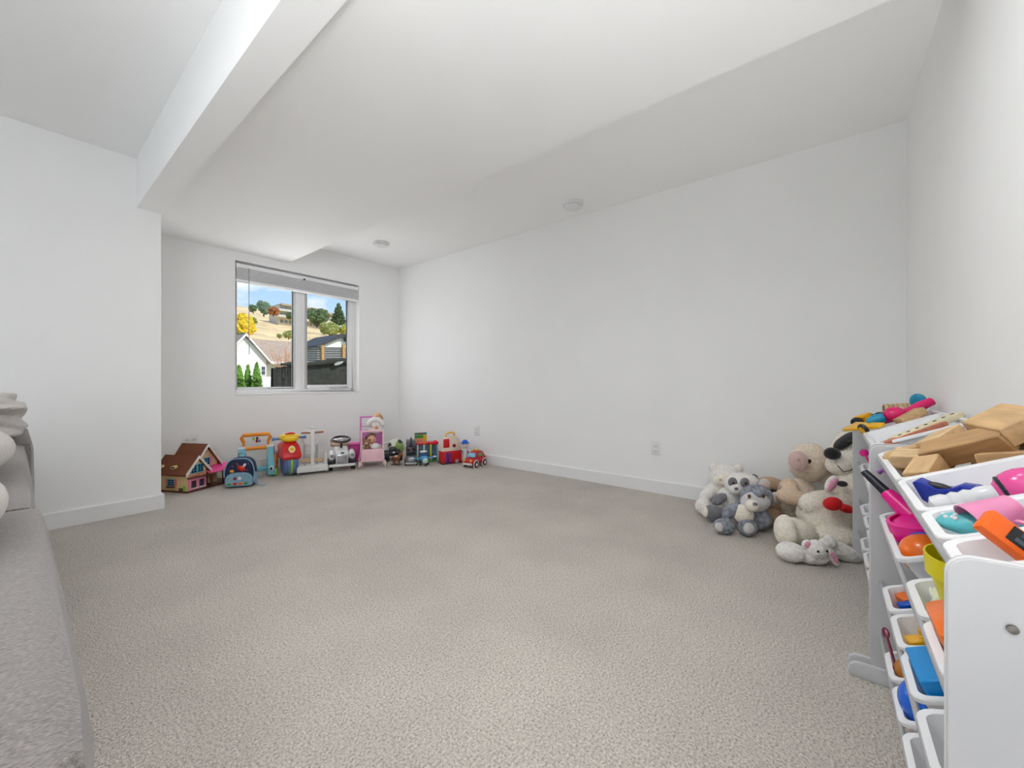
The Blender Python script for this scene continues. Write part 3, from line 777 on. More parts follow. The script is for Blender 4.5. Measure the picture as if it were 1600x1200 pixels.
MB().ell((0, 0, .055), (.034, .034, .040)).obj('cap', c_pink, t)
MB().torus((0, 0, .030), .024, .004, 'Z').obj('cap_ring', c_navy, t)
MB().ell((0, 0, .10), (.012, .012, .02)).obj('spout', c_black, t)
# bin n13: pink cup, handle toy, polka mitt
t = grp('toy_mitt', 'light blue polka dot doll mitt in a top row bin', 'doll mitt', n13, (-.012, .05, -.012), (0, D(10), D(60)))
MB().ell((0, 0, 0), (.042, .024, .016)).ell((.02, .022, .002), (.022, .013, .012)).obj('mitt', c_teal, t)
for i in range(14):
    a, e = rnd.uniform(0, 6.28), rnd.uniform(.5, 1.3)
    MB().ell((.040 * math.cos(a) * math.cos(e), .0235 * math.sin(a) * math.cos(e), .0158 * math.sin(e)), .0034, u=8, v=6).obj('dot', c_wht, t)
t = grp('toy_cup', 'pink toy cup lying on its side in a top row bin', 'toy cup', n13, (.0, .070, .0), (D(98), D(25), D(20)))
t.scale = (.76, .76, .76)
MB().lathe([(.001, -.035), (.024, -.035), (.034, .035), (.0315, .035), (.022, -.031), (.001, -.031)], n=24).obj('cup', c_lpink, t)
MB().torus((.040, 0, 0), .018, .004, 'Y').obj('handle', c_lpink, t)
t = grp('toy_hairdryer', 'pink toy hairdryer with a grey button behind the pink cup', 'toy hairdryer', n13, (.012, .150, .002), (D(90), 0, D(15)))
t.scale = (.75, .75, .75)
MB().lathe([(.001, -.06), (.016, -.06), (.018, 0), (.026, .02), (.026, .05), (.001, .06)], n=20).obj('barrel', c_lpink, t)
MB().box((.03, 0, .02), (.06, .02, .022)).obj('grip', c_lpink, t, bevel=.006)
MB().cyl((0, -.018, .0), (0, -.024, .0), .012, n=14).obj('button', c_grey, t)
# bin n14: orange phone, white pot
t = thing('toy_phone', 'orange toy phone with black screen leaning in the narrow top bin', 'toy phone')
_y = Vector((.05, -.72, -.66)).normalized(); _n = Vector((-.72, -.25, .60)); _n = (_n - _y * _n.dot(_y)).normalized(); _x = _y.cross(_n)
t.scale = (.68, .68, .68); t.location = (.730, -.170, .715); t.rotation_euler = Matrix((_x, _y, _n)).transposed().to_euler()
MB().box((0, 0, 0), (.046, .092, .022)).obj('body', P('phone_orange', 246, 104, 10, .3), t, bevel=.006)
s1 = MB().box((-.002, .004, .0115), (.030, .034, .002)).obj('screen', c_black, t, bevel=.0008)
MB().box((-.010, .010, .0127), (.011, .018, .0008)).box((.004, .004, .0127), (.008, .014, .0008)).obj('key', P('slate', 70, 84, 96, .3), s1)
t = grp('toy_teapot', 'white and lavender toy teapot behind the orange phone', 'toy teapot', n14, (-.005, .17, -.01), (0, 0, 0))
MB().ell((0, 0, 0), (.038, .042, .034)).obj('pot', c_wht, t)
MB().torus((0, 0, -.004), .039, .006, 'Z').obj('band', c_lav, t)
MB().ell((0, 0, .034), (.014, .014, .010)).obj('lid_knob', c_lav, t)

# bin n21: magenta watering can, balls
t = grp('watering_can', 'magenta toy watering can with black tipped spout in the second row bin', 'watering can', n21, (-.012, .088, -.020), (D(-6), D(4), D(20)))
t.scale = (1.1, 1.1, 1.1)
MB().lathe([(.001, -.06), (.062, -.06), (.068, -.02), (.070, .028), (.066, .032), (.064, .028), (.060, -.05), (.001, -.052)], n=32).obj('can_body', c_dred, t)
MB().lathe([(.070, -.004), (.0735, -.004), (.0735, .034), (.066, .036), (.066, .030), (.070, .028)], n=32).obj('rim', c_mag, t)
MB().ell((0, 0, .026), (.066, .066, .014)).obj('cover', c_mag, t)
MB().cyl((-.055, .0, .02), (-.105, -.015, .075), .024, .015, 16).obj('spout', c_mag, t)
MB().cyl((-.102, -.014, .072), (-.150, -.028, .125), .012, .009, 14).obj('nozzle', c_navy, t)
MB().tube([(-.05, .035, .03), (-.09, .03, .085), (-.135, .01, .125), (-.145, .0, .118)], .006, 8).obj('handle', P('violet', 150, 92, 170, .3), t)
for nm, p_, r_, m_, lb in (('toy_ball', (.108, .052, -.026), .046, c_or, 'orange plastic ball in the second row bin'), ('toy_ball', (.062, .060, -.022), .034, c_ball, 'blue plastic ball behind the orange ball'), ('toy_ball', (.06, .155, -.01), .040, P('red_ball', 186, 20, 26, .25), 'red plastic ball at the back of the second row bin'), ('toy_ball', (.135, .125, -.02), .034, c_ball, 'small blue ball at the near end of the second row bin')):
    o = MB().ell((0, 0, 0), r_, u=32, v=20).obj(nm, m_); place(o, n21, p_); tag(o, lb, 'ball', 'plastic balls')
# bin n22: yellow pot and pale shell ball
t = grp('toy_pot', 'bright yellow toy stacking pot in the second row bin', 'toy pot', n22, (.016, .085, .022), (D(-20), D(6), 0))
MB().lathe([(.001, -.07), (.030, -.07), (.048, .012), (.046, .012), (.029, -.066), (.001, -.066)], n=28).obj('pot_body', c_ylw, t)
MB().lathe([(.046, .010), (.053, .010), (.054, .045), (.051, .045), (.050, .014), (.046, .014)], n=28).obj('rim', c_ylw, t)
t = grp('toy_shell', 'pale green ribbed toy shell in the second row bin', 'toy shell', n22, (-.022, .046, -.030), (D(20), 0, D(30)))
t.scale = (1.25, 1.25, 1.5)
for k in range(7):
    a = D(-60 + 20 * k)
    MB().ell((.012 * math.sin(a), .012 * math.cos(a) - .006, .004), (.007, .026, .015), (0, 0, -a)).obj('rib', P('shell', 222, 226, 200, .45), t)
o = MB().ell((0, 0, 0), (.024, .02, .02)).obj('toy_egg', c_lime); place(o, n22, (.035, .035, -.058)); tag(o, 'lime green toy egg below the yellow pot', 'toy egg')
# bin n23: orange box toy with green oval emblem, blue part
t = grp('toy_box', 'orange toy box with a green oval emblem and blue base', 'toy box', n23, (-.010, .082, .012), (D(6), 0, 0))
MB().box((0, 0, .005), (.115, .13, .055)).obj('lid', c_or, t, bevel=.012)
MB().box((0, 0, -.035), (.105, .12, .03)).obj('base', P('deep_blue', 10, 70, 130, .4), t, bevel=.006)
MB().lathe([(.001, .0335), (.046, .0335), (.046, .035), (.001, .036)], n=28).obj('emblem_border', c_ylw, t, loc=(.0, .02, 0))
MB().lathe([(.001, .0355), (.041, .0355), (.041, .0366), (.001, .037)], n=28).obj('emblem', P('emblem_green', 90, 170, 40, .4), t, loc=(.0, .02, 0))
MB().ell((.01, .02, .037), (.020, .014, .003)).obj('emblem_mark', P('emblem_pink', 214, 50, 110, .4), t)
# n31..n33
def cube_thing(label, b, p, s_, m_, rot=(0, 0, 0), grp_='toy blocks'):
    o = MB().box((0, 0, 0), s_).obj('toy_block', m_, bevel=.0025, seg=1); place(o, b, p, rot); return tag(o, label, 'block', grp_)
cube_thing('orange toy cube in the third row bin', n31, (-.024, .050, -.038), (.046, .046, .066), c_or, (0, 0, D(20)))
cube_thing('blue toy block beside the orange cube', n31, (.012, .046, -.042), (.022, .05, .066), P('block_blue', 10, 84, 196, .4), (0, 0, D(10)))
cube_thing('front yellow toy cube in the third row bin', n32, (.008, .030, -.042), (.034, .030, .056), c_amb, (0, 0, D(12)))
cube_thing('upper yellow toy cube in the third row bin', n32, (-.016, .066, -.036), (.044, .036, .078), c_amb, (0, D(6), D(-14)))
cube_thing('yellow toy plank leaning in the third row bin', n32, (.020, .085, -.028), (.014, .09, .06), c_amb, (D(20), 0, D(-20)))
cube_thing('large sky blue toy block on top of its bin', n33, (-.004, .050, -.022), (.122, .058, .085), c_sky, (D(4), 0, D(3)))
cube_thing('second sky blue toy block beside the large one', n33, (.004, .112, -.026), (.118, .050, .075), c_sky, (D(2), 0, D(2)))
cube_thing('sky blue toy block at the back of its bin', n33, (.0, .180, -.024), (.09, .06, .07), c_sky, (0, 0, D(-8)))
t = grp('toy_spoon', 'dark red toy spoon sticking out of the bottom row bin', 'toy spoon', n41, (-.004, .022, .020), (D(0), D(42), D(-8)))
t.scale = (.55, .55, .55)
MB().tube([(-.085, 0, .0), (-.03, 0, .002), (.05, 0, 0)], [.006, .007, .006], 8).obj('handle', P('maroon', 112, 14, 50, .3), t)
MB().ell((.052, 0, 0), (.016, .012, .008)).obj('tip', P('maroon', 112, 14, 50, .3), t)
MB().ell((-.10, 0, .0), (.026, .015, .005)).obj('bowl', P('maroon', 112, 14, 50, .3), t)
o = MB().ell((0, 0, 0), (.026, .022, .030)).obj('toy_egg', P('caramel', 176, 110, 30, .35)); place(o, n41, (.018, .036, -.010)); tag(o, 'caramel brown toy egg in the bottom row bin', 'toy egg')
o = MB().ell((0, 0, 0), (.046, .046, .05), u=32, v=20).obj('toy_ball', c_ball); place(o, n42, (.008, .056, .002)); tag(o, 'blue plastic ball in the bottom row bin', 'ball')
# far rack
t = grp('toy_buggy', 'yellow toy buggy with black wheels on the far top row bins', 'toy car', f11, (-.0, .075, .020), (D(0), 0, D(55)))
MB().box((0, 0, 0), (.15, .05, .022)).box((-.05, 0, .018), (.05, .06, .02)).obj('chassis', P('buggy_yellow', 240, 180, 20, .35), t, bevel=.006)
MB().box((.055, 0, .004), (.06, .09, .008)).obj('front_wing', P('buggy_yellow', 240, 180, 20, .35), t, bevel=.003)
for sx, sy in ((-.055, 1), (-.055, -1), (.045, 1), (.045, -1)):
    wv = MB().torus((sx, sy * .043, -.004), .019, .011, 'Y', 20, 10).obj('tyre', c_black, t)
    MB().cyl((sx, sy * .036, -.004), (sx, sy * .052, -.004), .013, n=14).obj('hub', c_grey, wv)
t = grp('toy_plane', 'yellow toy wing with a round yellow wheel at the front rim of the far bins', 'toy plane', f12, (.03, .020, .016), (D(8), D(4), D(30)))
MB().prism([(-.10, -.035), (-.02, -.03), (.09, -.012), (.09, .02), (-.02, .03), (-.10, .04)], -.007, .007, 'Z').obj('wing', P('buggy_yellow', 240, 180, 20, .35), t, bevel=.004)
MB().torus((.045, -.038, .004), .017, .008, 'Y', 20, 8).obj('tyre', c_black, t)
MB().cyl((.045, -.032, .004), (.045, -.047, .004), .014, n=14).obj('hub', P('hub_yellow', 240, 180, 30, .4), t)
o = MB().lathe([(.001, -.055), (.014, -.05), (.022, -.02), (.020, .005)], n=20).obj('skittle', c_cyan)
t = grp('rattle', 'blue and pink toy rattle lying across the far bins', 'rattle', f12, (.005, .115, .030), (D(90), D(0), D(10)))
o.name = 'cone'; o.parent = t; o.location = (0, 0, .03); o.rotation_euler = (0, math.pi, 0)
MB().ell((0, 0, -.012), (.032, .032, .036)).obj('ball', c_hotpink, t)
o = MB().lathe([(.001, -.10), (.016, -.095), (.020, -.05), (.012, .02), (.016, .06), (.010, .09), (.001, .095)], n=20).obj('skittle', c_hotpink); place(o, f12, (-.045, .17, .022), (D(98), 0, D(14))); tag(o, 'hot pink toy skittle lying at the back of the far bins', 'skittle')
t = grp('wicker_basket', 'small woven wicker basket at the back of the farthest top bin', 'basket', f11, (-.03, .165, .012), (D(80), 0, D(10)))
M_wick = mat('wicker', rgb(214, 184, 140), .8, var=.2, scale=60)
for k in range(7): MB().torus((0, 0, -.05 + k * .016), .030 + .002 * k, .0045, 'Z', 22, 6).obj('ring', M_wick, t)
for k in range(12):
    a = k * math.pi / 6
    MB().cyl((.030 * math.cos(a), .030 * math.sin(a), -.055), (.044 * math.cos(a), .044 * math.sin(a), .05), .003, n=6).obj('stake', M_wick, t)
o = MB().ell((0, 0, 0), (.030, .012, .034), u=24, v=16).obj('toy_paddle', c_cyan); place(o, f11, (.0, .235, .040), (D(0), D(25), D(60))); tag(o, 'cyan toy paddle sticking up at the back of the farthest top bin', 'toy paddle')
o = MB().box((0, 0, 0), (.06, .09, .03)).obj('wood_block', W1, bevel=.002, seg=1); place(o, f12, (.052, .165, .010), (D(12), 0, D(20))); tag(o, 'single wooden block on the far top row bins', 'block')
t = grp('toy_abacus', 'cream domino style toy bar with a row of black dots', 'toy bar', f13, (.105, .155, .0), (D(4), 0, D(32)))
MB().box((0, 0, 0), (.05, .22, .02)).obj('bar', P('cream', 226, 216, 180, .5), t, bevel=.004)
for k in range(7): MB().ell((.008, -.09 + .03 * k, .010), (.006, .006, .002), u=10, v=6).obj('dot', c_black, t)
o = MB().box((0, 0, 0), (.03, .19, .014)).obj('wooden_rail', wood_mat('red', rgb(196, 120, 96))); place(o, f13, (.155, .115, -.004), (D(2), 0, D(28))); tag(o, 'reddish wooden rail beside the dotted toy bar', 'toy rail')
t = grp('toy_spoon', 'pink toy spoon sticking out of the far rack', 'toy spoon', FB[0][0], (-.03, .04, .02), (0, D(40), 0))
MB().tube([(-.03, 0, 0), (.05, 0, 0)], .004, 8).obj('handle', c_mag, t)
MB().ell((-.045, 0, 0), (.022, .018, .007)).obj('bowl', c_mag, t)
o = MB().ell((0, 0, 0), (.022, .02, .018)).obj('toy_egg', P('dusty_rose', 206, 170, 180, .5)); place(o, FB[0][0], (.02, .03, -.05)); tag(o, 'dusty pink toy egg in the far rack', 'toy egg')
o = MB().box((0, 0, 0), (.03, .03, .03)).obj('toy_block', c_grey, bevel=.003); place(o, FB[1][0], (.03, .04, -.065)); tag(o, 'small grey toy block in the far rack', 'block')
# ------------------------------------------------------------------ toys along the window wall
def face_cam(x, y, extra=0): return -math.atan2(x, y) + D(extra)      # local -y looks back into the room
def wheel(parent, c, r, w, tm, hm, axis='X', name='wheel'):
    c = Vector(c); d = Vector((w / 2, 0, 0)) if axis == 'X' else Vector((0, w / 2, 0))
    prof = [(r * .55, -w / 2), (r * .92, -w / 2), (r, -w * .3), (r, w * .3), (r * .92, w / 2), (r * .55, w / 2)]
    rot = (0, D(90), 0) if axis == 'X' else (D(90), 0, 0)
    o = MB().lathe(prof, n=24).obj(name, tm, parent, loc=c, rot=rot)
    MB().lathe([(.0005, -w * .53), (r * .5, -w * .53), (r * .58, -w * .40), (r * .58, w * .40), (r * .5, w * .53), (.0005, w * .53)], n=20).obj('hub', hm, o)
    return o

# ---- dollhouse
M_dy = mat('dollhouse_cream', rgb(222, 194, 142), .7, var=.04, scale=30, stretch=(1, 1, 30))
M_dp = P('dollhouse_pink', 232, 140, 170, .5); M_dhp = P('dollhouse_hot_pink', 240, 70, 150, .45)
M_dr = mat('dollhouse_roof', rgb(120, 66, 40), .7, var=.10, scale=60, stretch=(1, 1, 20), bump=.25, bscale=60)
M_dt = P('dollhouse_turquoise', 90, 186, 200, .5); M_dn = P('dollhouse_pane', 30, 50, 90, .25); M_dw = P('dollhouse_white', 236, 232, 226, .5)
M_dbr = P('dollhouse_brown', 92, 52, 36, .6); M_dsh = P('dollhouse_shutter', 214, 104, 110, .5)
dh = thing('dollhouse', 'wooden dollhouse with brown roofs and pink bay, left end of the toy row', 'dollhouse', (.868, 4.055, 0), D(27))
dh.scale = (.93, .90, .94)
MB().b2((-.01, -.02, 0), (.47, .36, .014)).obj('base', M_dbr, dh, bevel=.003)
# left block (front gable), x 0..0.17; right block x 0.12..0.36 set back
MB().prism([(0, .014), (.175, .014), (.175, .18), (.0875, .285), (0, .18)], .0, .34, 'Y').obj('wall', M_dy, dh, smooth=False)
MB().prism([(.13, .014), (.36, .014), (.36, .205), (.245, .365), (.13, .205)], .09, .35, 'Y').obj('wall', M_dy, dh, smooth=False)
def gable_roof(x0, x1, ze, za, y0_, y1_, t=.012, ov=.028):
    xm = (x0 + x1) / 2; sl = (za - ze) / (xm - x0)
    r = dh
    for s_ in (-1, 1):
        xe = x0 - ov if s_ < 0 else x1 + ov; zo = ze - ov * sl
        o = MB().prism([(xe, zo), (xm, za + .004), (xm, za + .004 + t * 1.4), (xe, zo + t * 1.2)], y0_, y1_, 'Y').obj('roof', M_dr, r, smooth=False)
        MB().prism([(xe, zo - .004), (xm, za), (xm, za + .012 + t), (xe, zo + .010 + t)], y0_ - .010, y0_ + .001, 'Y').obj('barge_board', M_dw, o, smooth=False)
gable_roof(0, .175, .18, .285, -.025, .36); gable_roof(.13, .36, .205, .365, .06, .37)
# pink bay on the ground floor
MB().b2((.008, -.012, .014), (.168, .004, .118)).obj('bay_wall', M_dp, dh, bevel=.002)
MB().b2((.0, -.03, .118), (.19, .006, .128)).obj('balcony_floor', M_dbr, dh, bevel=.002)
for k in range(9): MB().cyl((.006 + k * .021, -.026, .128), (.006 + k * .021, -.026, .152), .0025, n=6).obj('baluster', M_dsh, dh)
MB().b2((.0, -.029, .152), (.18, -.022, .157)).obj('balcony_rail', M_dsh, dh)
def dwin(c, w_, h_, nx, nz, fm, axis='Y', pm=None):
    x, y, z = c
    def bb(a0, a1, d0, d1, z0, z1):
        return MB().b2((a0, d0, z0), (a1, d1, z1)) if axis == 'Y' else MB().b2((d0, a0, z0), (d1, a1, z1))
    a, d = (x, y) if axis == 'Y' else (y, x)
    f = bb(a - w_ / 2, a + w_ / 2, d - .006, d + .001, z - h_ / 2, z + h_ / 2).obj('window', fm, dh, bevel=.0015, seg=1)
    pw, ph = (w_ - .008) / nx, (h_ - .008) / nz
    for i in range(nx):
        for j in range(nz):
            a0 = a - w_ / 2 + .004 + i * pw; z0 = z - h_ / 2 + .004 + j * ph
            bb(a0 + .0022, a0 + pw - .0022, d - .0072, d - .0058, z0 + .0022, z0 + ph - .0022).obj('pane', pm or M_dn, f, smooth=False)
    return f
dwin((.058, 0, .195), .055, .075, 2, 3, M_dt); dwin((.118, 0, .195), .055, .075, 2, 3, M_dt)
dwin((.050, -.012, .066), .042, .062, 2, 3, M_dbr, pm=M_dn); dwin((.122, -.012, .066), .042, .062, 2, 3, M_dbr, pm=M_dn)
MB().b2((.02, -.03, .028), (.08, -.012, .036)).obj('flower_box', M_dw, dh, bevel=.002); MB().b2((.092, -.03, .028), (.152, -.012, .036)).obj('flower_box', M_dw, dh, bevel=.002)
dwin((.255, .09, .222), .058, .07, 2, 3, M_dt)
for sx in (-.04, .04): MB().b2((.255 + sx - .010, .083, .187), (.255 + sx + .010, .09, .257)).obj('shutter', M_dp, dh, bevel=.001)
MB().box((.245, .086, .315), (.018, .008, .022)).obj('attic_vent', M_dsh, dh, bevel=.002)
# side wall window, shutters, planter; dormers on the roof
dwin((0, .17, .085), .075, .06, 2, 3, M_dt, axis='X')
for sy in (-.048, .048): MB().b2((-.007, .17 + sy - .010, .055), (.0, .17 + sy + .010, .115)).obj('shutter', M_dsh, dh, bevel=.001)
MB().b2((-.02, .13, .040), (0, .21, .052)).obj('flower_box', M_dbr, dh, bevel=.003)
MB().b2((-.006, .045, .014), (.0, .085, .040)).obj('crate', M_dbr, dh, bevel=.002)
MB().b2((-.005, .015, .014), (.0, .038, .060)).obj('plant', P('plant_green', 110, 200, 50, .5), dh, bevel=.004)
for yy in (.15, .30):
    dm = MB().loops([[(.025 - .03, yy + .026 * math.cos(a), .214 + .015 * math.sin(a)) for a in [2 * math.pi * k / 18 for k in range(18)]], [(.055, yy + .026 * math.cos(a), .214 + .015 * math.sin(a)) for a in [2 * math.pi * k / 18 for k in range(18)]]]).obj('dormer', P('dormer_yellow', 222, 204, 130, .5), dh)
    MB().b2((-.008, yy - .016, .208), (-.004, yy - .002, .220)).b2((-.008, yy + .002, .208), (-.004, yy + .016, .220)).obj('pane', M_dn, dm, smooth=False)
# porch
MB().loops([[(.178, -.06, .135), (.178, -.06, .140), (.178, .09, .178), (.178, .09, .172)], [(.47, -.06, .135), (.47, -.06, .140), (.47, .09, .178), (.47, .09, .172)]]).obj('porch_roof', M_dhp, dh, smooth=False)
for x_ in (.19, .30, .37, .46): MB().cyl((x_, -.045, .014), (x_, -.045, .137), .006, n=8).obj('porch_post', M_dbr, dh)
for k in range(9): MB().cyl((.31 + k * .018, -.045, .014), (.31 + k * .018, -.045, .058), .003, n=6).obj('baluster', M_dbr, dh)
MB().b2((.30, -.05, .058), (.465, -.04, .065)).obj('porch_rail', M_dbr, dh, bevel=.001)
MB().b2((.215, .083, .014), (.262, .09, .125)).obj('door', M_dbr, dh, bevel=.002)
MB().b2((.285, .083, .014), (.325, .09, .12)).obj('door', P('door_tan', 190, 160, 120, .5), dh, bevel=.002)

# ---- backpack
M_navy = mat('backpack_navy', rgb(34, 46, 78), .75, var=.12, scale=40, bump=.2, bscale=300)
M_bpk = mat('backpack_blue', rgb(132, 168, 190), .8, var=.08, scale=40, bump=.2, bscale=300)
bp_ = thing('backpack', 'navy child backpack with rocket and light blue pocket, beside the dollhouse', 'backpack', (1.232, 3.99, 0), face_cam(1.232, 3.99, -14))
bp_.scale = (.80, .80, .92)
def arch_loops(w_, h_, y, z0, n=22, k=1.0):
    pts = []
    for i in range(n + 1):
        a = math.pi * i / n
        pts.append((w_ / 2 * math.copysign(abs(math.cos(a)) ** .62, math.cos(a)), y, z0 + h_ * .35 + h_ * .65 * (math.sin(a) ** .75)))
    pts += [(-w_ / 2 * .96, y, z0 + .01), (-w_ / 2 * .86, y, z0), (w_ / 2 * .86, y, z0), (w_ / 2 * .96, y, z0 + .01)]
    return pts
MB().loops([arch_loops(.235, .235, -.095, .01), arch_loops(.268, .262, -.07, .003), arch_loops(.275, .27, 0, .002), arch_loops(.262, .262, .06, .003), arch_loops(.23, .24, .085, .01)]).obj('body', M_navy, bp_)
MB().loops([arch_loops(.235, .115, -.128, .022), arch_loops(.25, .125, -.118, .014), arch_loops(.25, .128, -.085, .012)]).obj('front_pocket', M_bpk, bp_)
MB().tube([(p[0], -.085, p[2]) for p in arch_loops(.272, .264, 0, .003)[:23]], .006, 6).obj('zip', M_bpk, bp_)
MB().tube([(-.035, .01, .265), (-.03, .005, .305), (.03, .005, .305), (.035, .01, .265)], .009, 8).obj('top_handle', M_bpk, bp_)
MB().ell((.128, -.03, .075), (.025, .06, .06)).obj('side_pocket', M_bpk, bp_)
MB().tube([(.10, -.03, .06), (.15, -.055, .03), (.19, -.08, .008), (.24, -.07, .006)], .005, 6).obj('strap', M_bpk, bp_)
rk = MB().ell((.02, -.104, .178), (.04, .010, .024), (0, D(24), 0)).obj('rocket', c_red, bp_)
MB().ell((.026, -.112, .182), (.012, .004, .012)).obj('porthole', c_or, rk)
MB().ell((.05, -.106, .205), (.020, .008, .012), (0, D(-50), 0)).obj('nose_cone', c_wht, rk)
MB().ell((-.065, -.102, .155), (.020, .006, .014)).obj('planet', P('planet', 240, 170, 50, .6), bp_)
for x_, z_ in ((-.06, .20), (-.02, .222), (.07, .16), (-.01, .215), (.085, .215)): MB().ell((x_, -.100, z_), (.005, .004, .005), u=8, v=6).obj('star', P('star', 230, 120, 110, .6), bp_)
for x_, m_ in ((-.03, c_dred), (.012, c_wht)): MB().ell((x_, -.130, .090), (.016, .004, .014)).obj('patch', m_, bp_)
for i, m_ in enumerate((c_green, c_red, c_or, c_green)): MB().ell((-.08 + i * .05, -.130, .042), (.020, .004, .012)).obj('patch', m_, bp_)

# ---- baby walker
M_wor = P('walker_orange', 240, 148, 30, .35); M_wbl = P('walker_blue', 118, 190, 206, .4); M_wwh = P('walker_white', 232, 232, 232, .4)
bw = thing('baby_walker', 'baby walker with orange handle frame and light blue whale sides', 'walker toy', (1.420, 4.20, 0), face_cam(1.42, 4.20, 4))
bw.scale = (.76, .9, .97)
MB().tube([(-.125, .10, .275), (-.13, .10, .34), (-.155, .09, .385), (-.14, .09, .41), (.14, .09, .41), (.155, .09, .385), (.13, .10, .34), (.125, .10, .275)], .019, 10, closed=True).obj('handle', M_wor, bw)
MB().tube([(-.105, .095, .345), (0, .09, .352), (.105, .095, .345)], .004, 6).obj('bead_wire', c_wht, bw)
for x_, z_, m_ in ((-.03, .37, c_lime), (.01, .372, P('plum', 110, 30, 80, .4)), (.006, .345, c_dred), (.035, .345, P('steel', 110, 140, 180, .4))): MB().ell((x_, .085, z_), .015).obj('bead', m_, bw)
for s_ in (-1, 1):
    leg = MB().prism([(-.06, .02), (.20, .02), (.18, .10), (.12, .24), (.10, .285), (.07, .29), (.05, .24), (-.02, .15), (-.06, .11)], s_ * .15 - .038, s_ * .15 + .038, 'X').obj('side_panel', M_wbl, bw, bevel=.008)
    MB().prism([(.045, .16), (.14, .16), (.115, .295), (.070, .30)], s_ * .15 - .040, s_ * .15 + .040, 'X').obj('side_cap', M_wwh, leg, bevel=.008)
    e = MB().ell((s_ * .15 - .0, -.062, .085), (.026, .010, .026)).obj('eye', c_wht, leg)
    MB().ell((s_ * .15 - .006, -.072, .085), (.014, .005, .015)).obj('pupil', c_black, e)
    for y_ in (-.01, .17): wheel(bw, (s_ * .195, y_, .042), .042, .03, c_lime, c_wht)
MB().b2((-.12, .02, .05), (.12, .06, .10)).obj('front_panel', M_wbl, bw, bevel=.012)
o = MB().prism([(.0, .06), (.16, .06), (.16, .19), (.05, .21), (.0, .16)], .182, .215, 'X').obj('side_flap', P('flap_orange', 240, 110, 30, .35), bw, bevel=.008)
MB().prism([(.07, .20), (.15, .19), (.10, .29)], .182, .20, 'X').obj('side_fin', c_dred, bw, bevel=.004)

# ---- ride-on motorbike
mb = thing('ride_on_motorbike', 'red and yellow toddler ride-on motorbike with blue front wheel', 'ride-on toy', (1.655, 4.06, 0), face_cam(1.655, 4.06, 10))
mb.scale = (.84, 1, 1)
M_mtw = P('bike_wheel_blue', 104, 128, 176, .45); M_myl = P('bike_yellow', 240, 196, 20, .3)
fw = MB().lathe([(.03, -.07), (.10, -.074), (.118, -.06), (.124, -.03), (.124, .03), (.118, .06), (.10, .074), (.03, .07)], n=32).obj('front_wheel', M_mtw, mb, loc=(0, .02, .124), rot=(0, D(90), 0))
MB().lathe([(.12, -.012), (.127, -.010), (.127, .010), (.12, .012)], n=32).obj('wheel_stripe', c_lime, fw)
for x_ in (-.045, .045): MB().lathe([(.118, x_ - .008), (.1245, x_ - .006), (.1245, x_ + .006), (.118, x_ + .008)], n=32).obj('tread_ring', P('bike_ring', 84, 106, 158, .5), fw)
MB().loops([[(-.082, -.11, .165), (.082, -.11, .165), (.10, .10, .165), (-.10, .10, .165)], [(-.10, -.125, .19), (.10, -.125, .19), (.11, .14, .19), (-.11, .14, .19)], [(-.085, -.07, .29), (.085, -.07, .29), (.095, .12, .29), (-.095, .12, .29)], [(-.06, -.03, .325), (.06, -.03, .325), (.07, .10, .325), (-.07, .10, .325)]]).obj('fairing', c_red, mb, bevel=.016, seg=3)
bg = MB().lathe([(.001, 0), (.034, 0), (.034, .007), (.030, .010), (.001, .010)], n=24).obj('badge', P('badge_cream', 240, 224, 170, .5), mb, loc=(0, -.094, .262), rot=(D(72), 0, 0))
MB().ell((0, .0, .0105), (.022, .017, .003)).obj('badge_face', M_myl, bg)
for x_ in (-.008, .008): MB().ell((x_, .004, .0125), (.003, .004, .002), u=8, v=6).obj('badge_eye', c_black, bg)
MB().tube([(-.010, -.004, .0125), (0, -.009, .0125), (.010, -.004, .0125)], .0018, 6).obj('badge_mouth', c_black, bg)
MB().ell((0, .02, .365), (.105, .07, .042)).ell((0, -.02, .352), (.085, .05, .03)).obj('dashboard', M_myl, mb)
MB().tube([(-.05, -.005, .40), (0, -.02, .412), (.05, -.005, .40)], .009, 8).obj('dash_trim', c_red, mb)
MB().box((-.0, .0, .403), (.05, .03, .012)).obj('dial', c_black, mb, bevel=.004)
MB().cyl((-.165, .03, .357), (.165, .03, .357), .013, n=12).obj('handlebar', M_mtw, mb)
for s_ in (-1, 1): MB().cyl((s_ * .155, .03, .357), (s_ * .175, .03, .357), .020, .016, 12).obj('grip_end', M_mtw, mb)
MB().ell((0, .26, .245), (.075, .16, .05)).obj('seat', c_red, mb)
MB().cyl((.0, .11, .33), (.0, .16, .20), .05, .07, 14).obj('neck', M_myl, mb)
MB().box((0, .26, .17), (.10, .26, .09)).obj('chassis', P('bike_navy', 50, 60, 100, .5), mb, bevel=.02)
for s_ in (-1, 1): wheel(mb, (s_ * .095, .36, .09), .09, .05, P('bike_green', 84, 130, 60, .5), c_black)

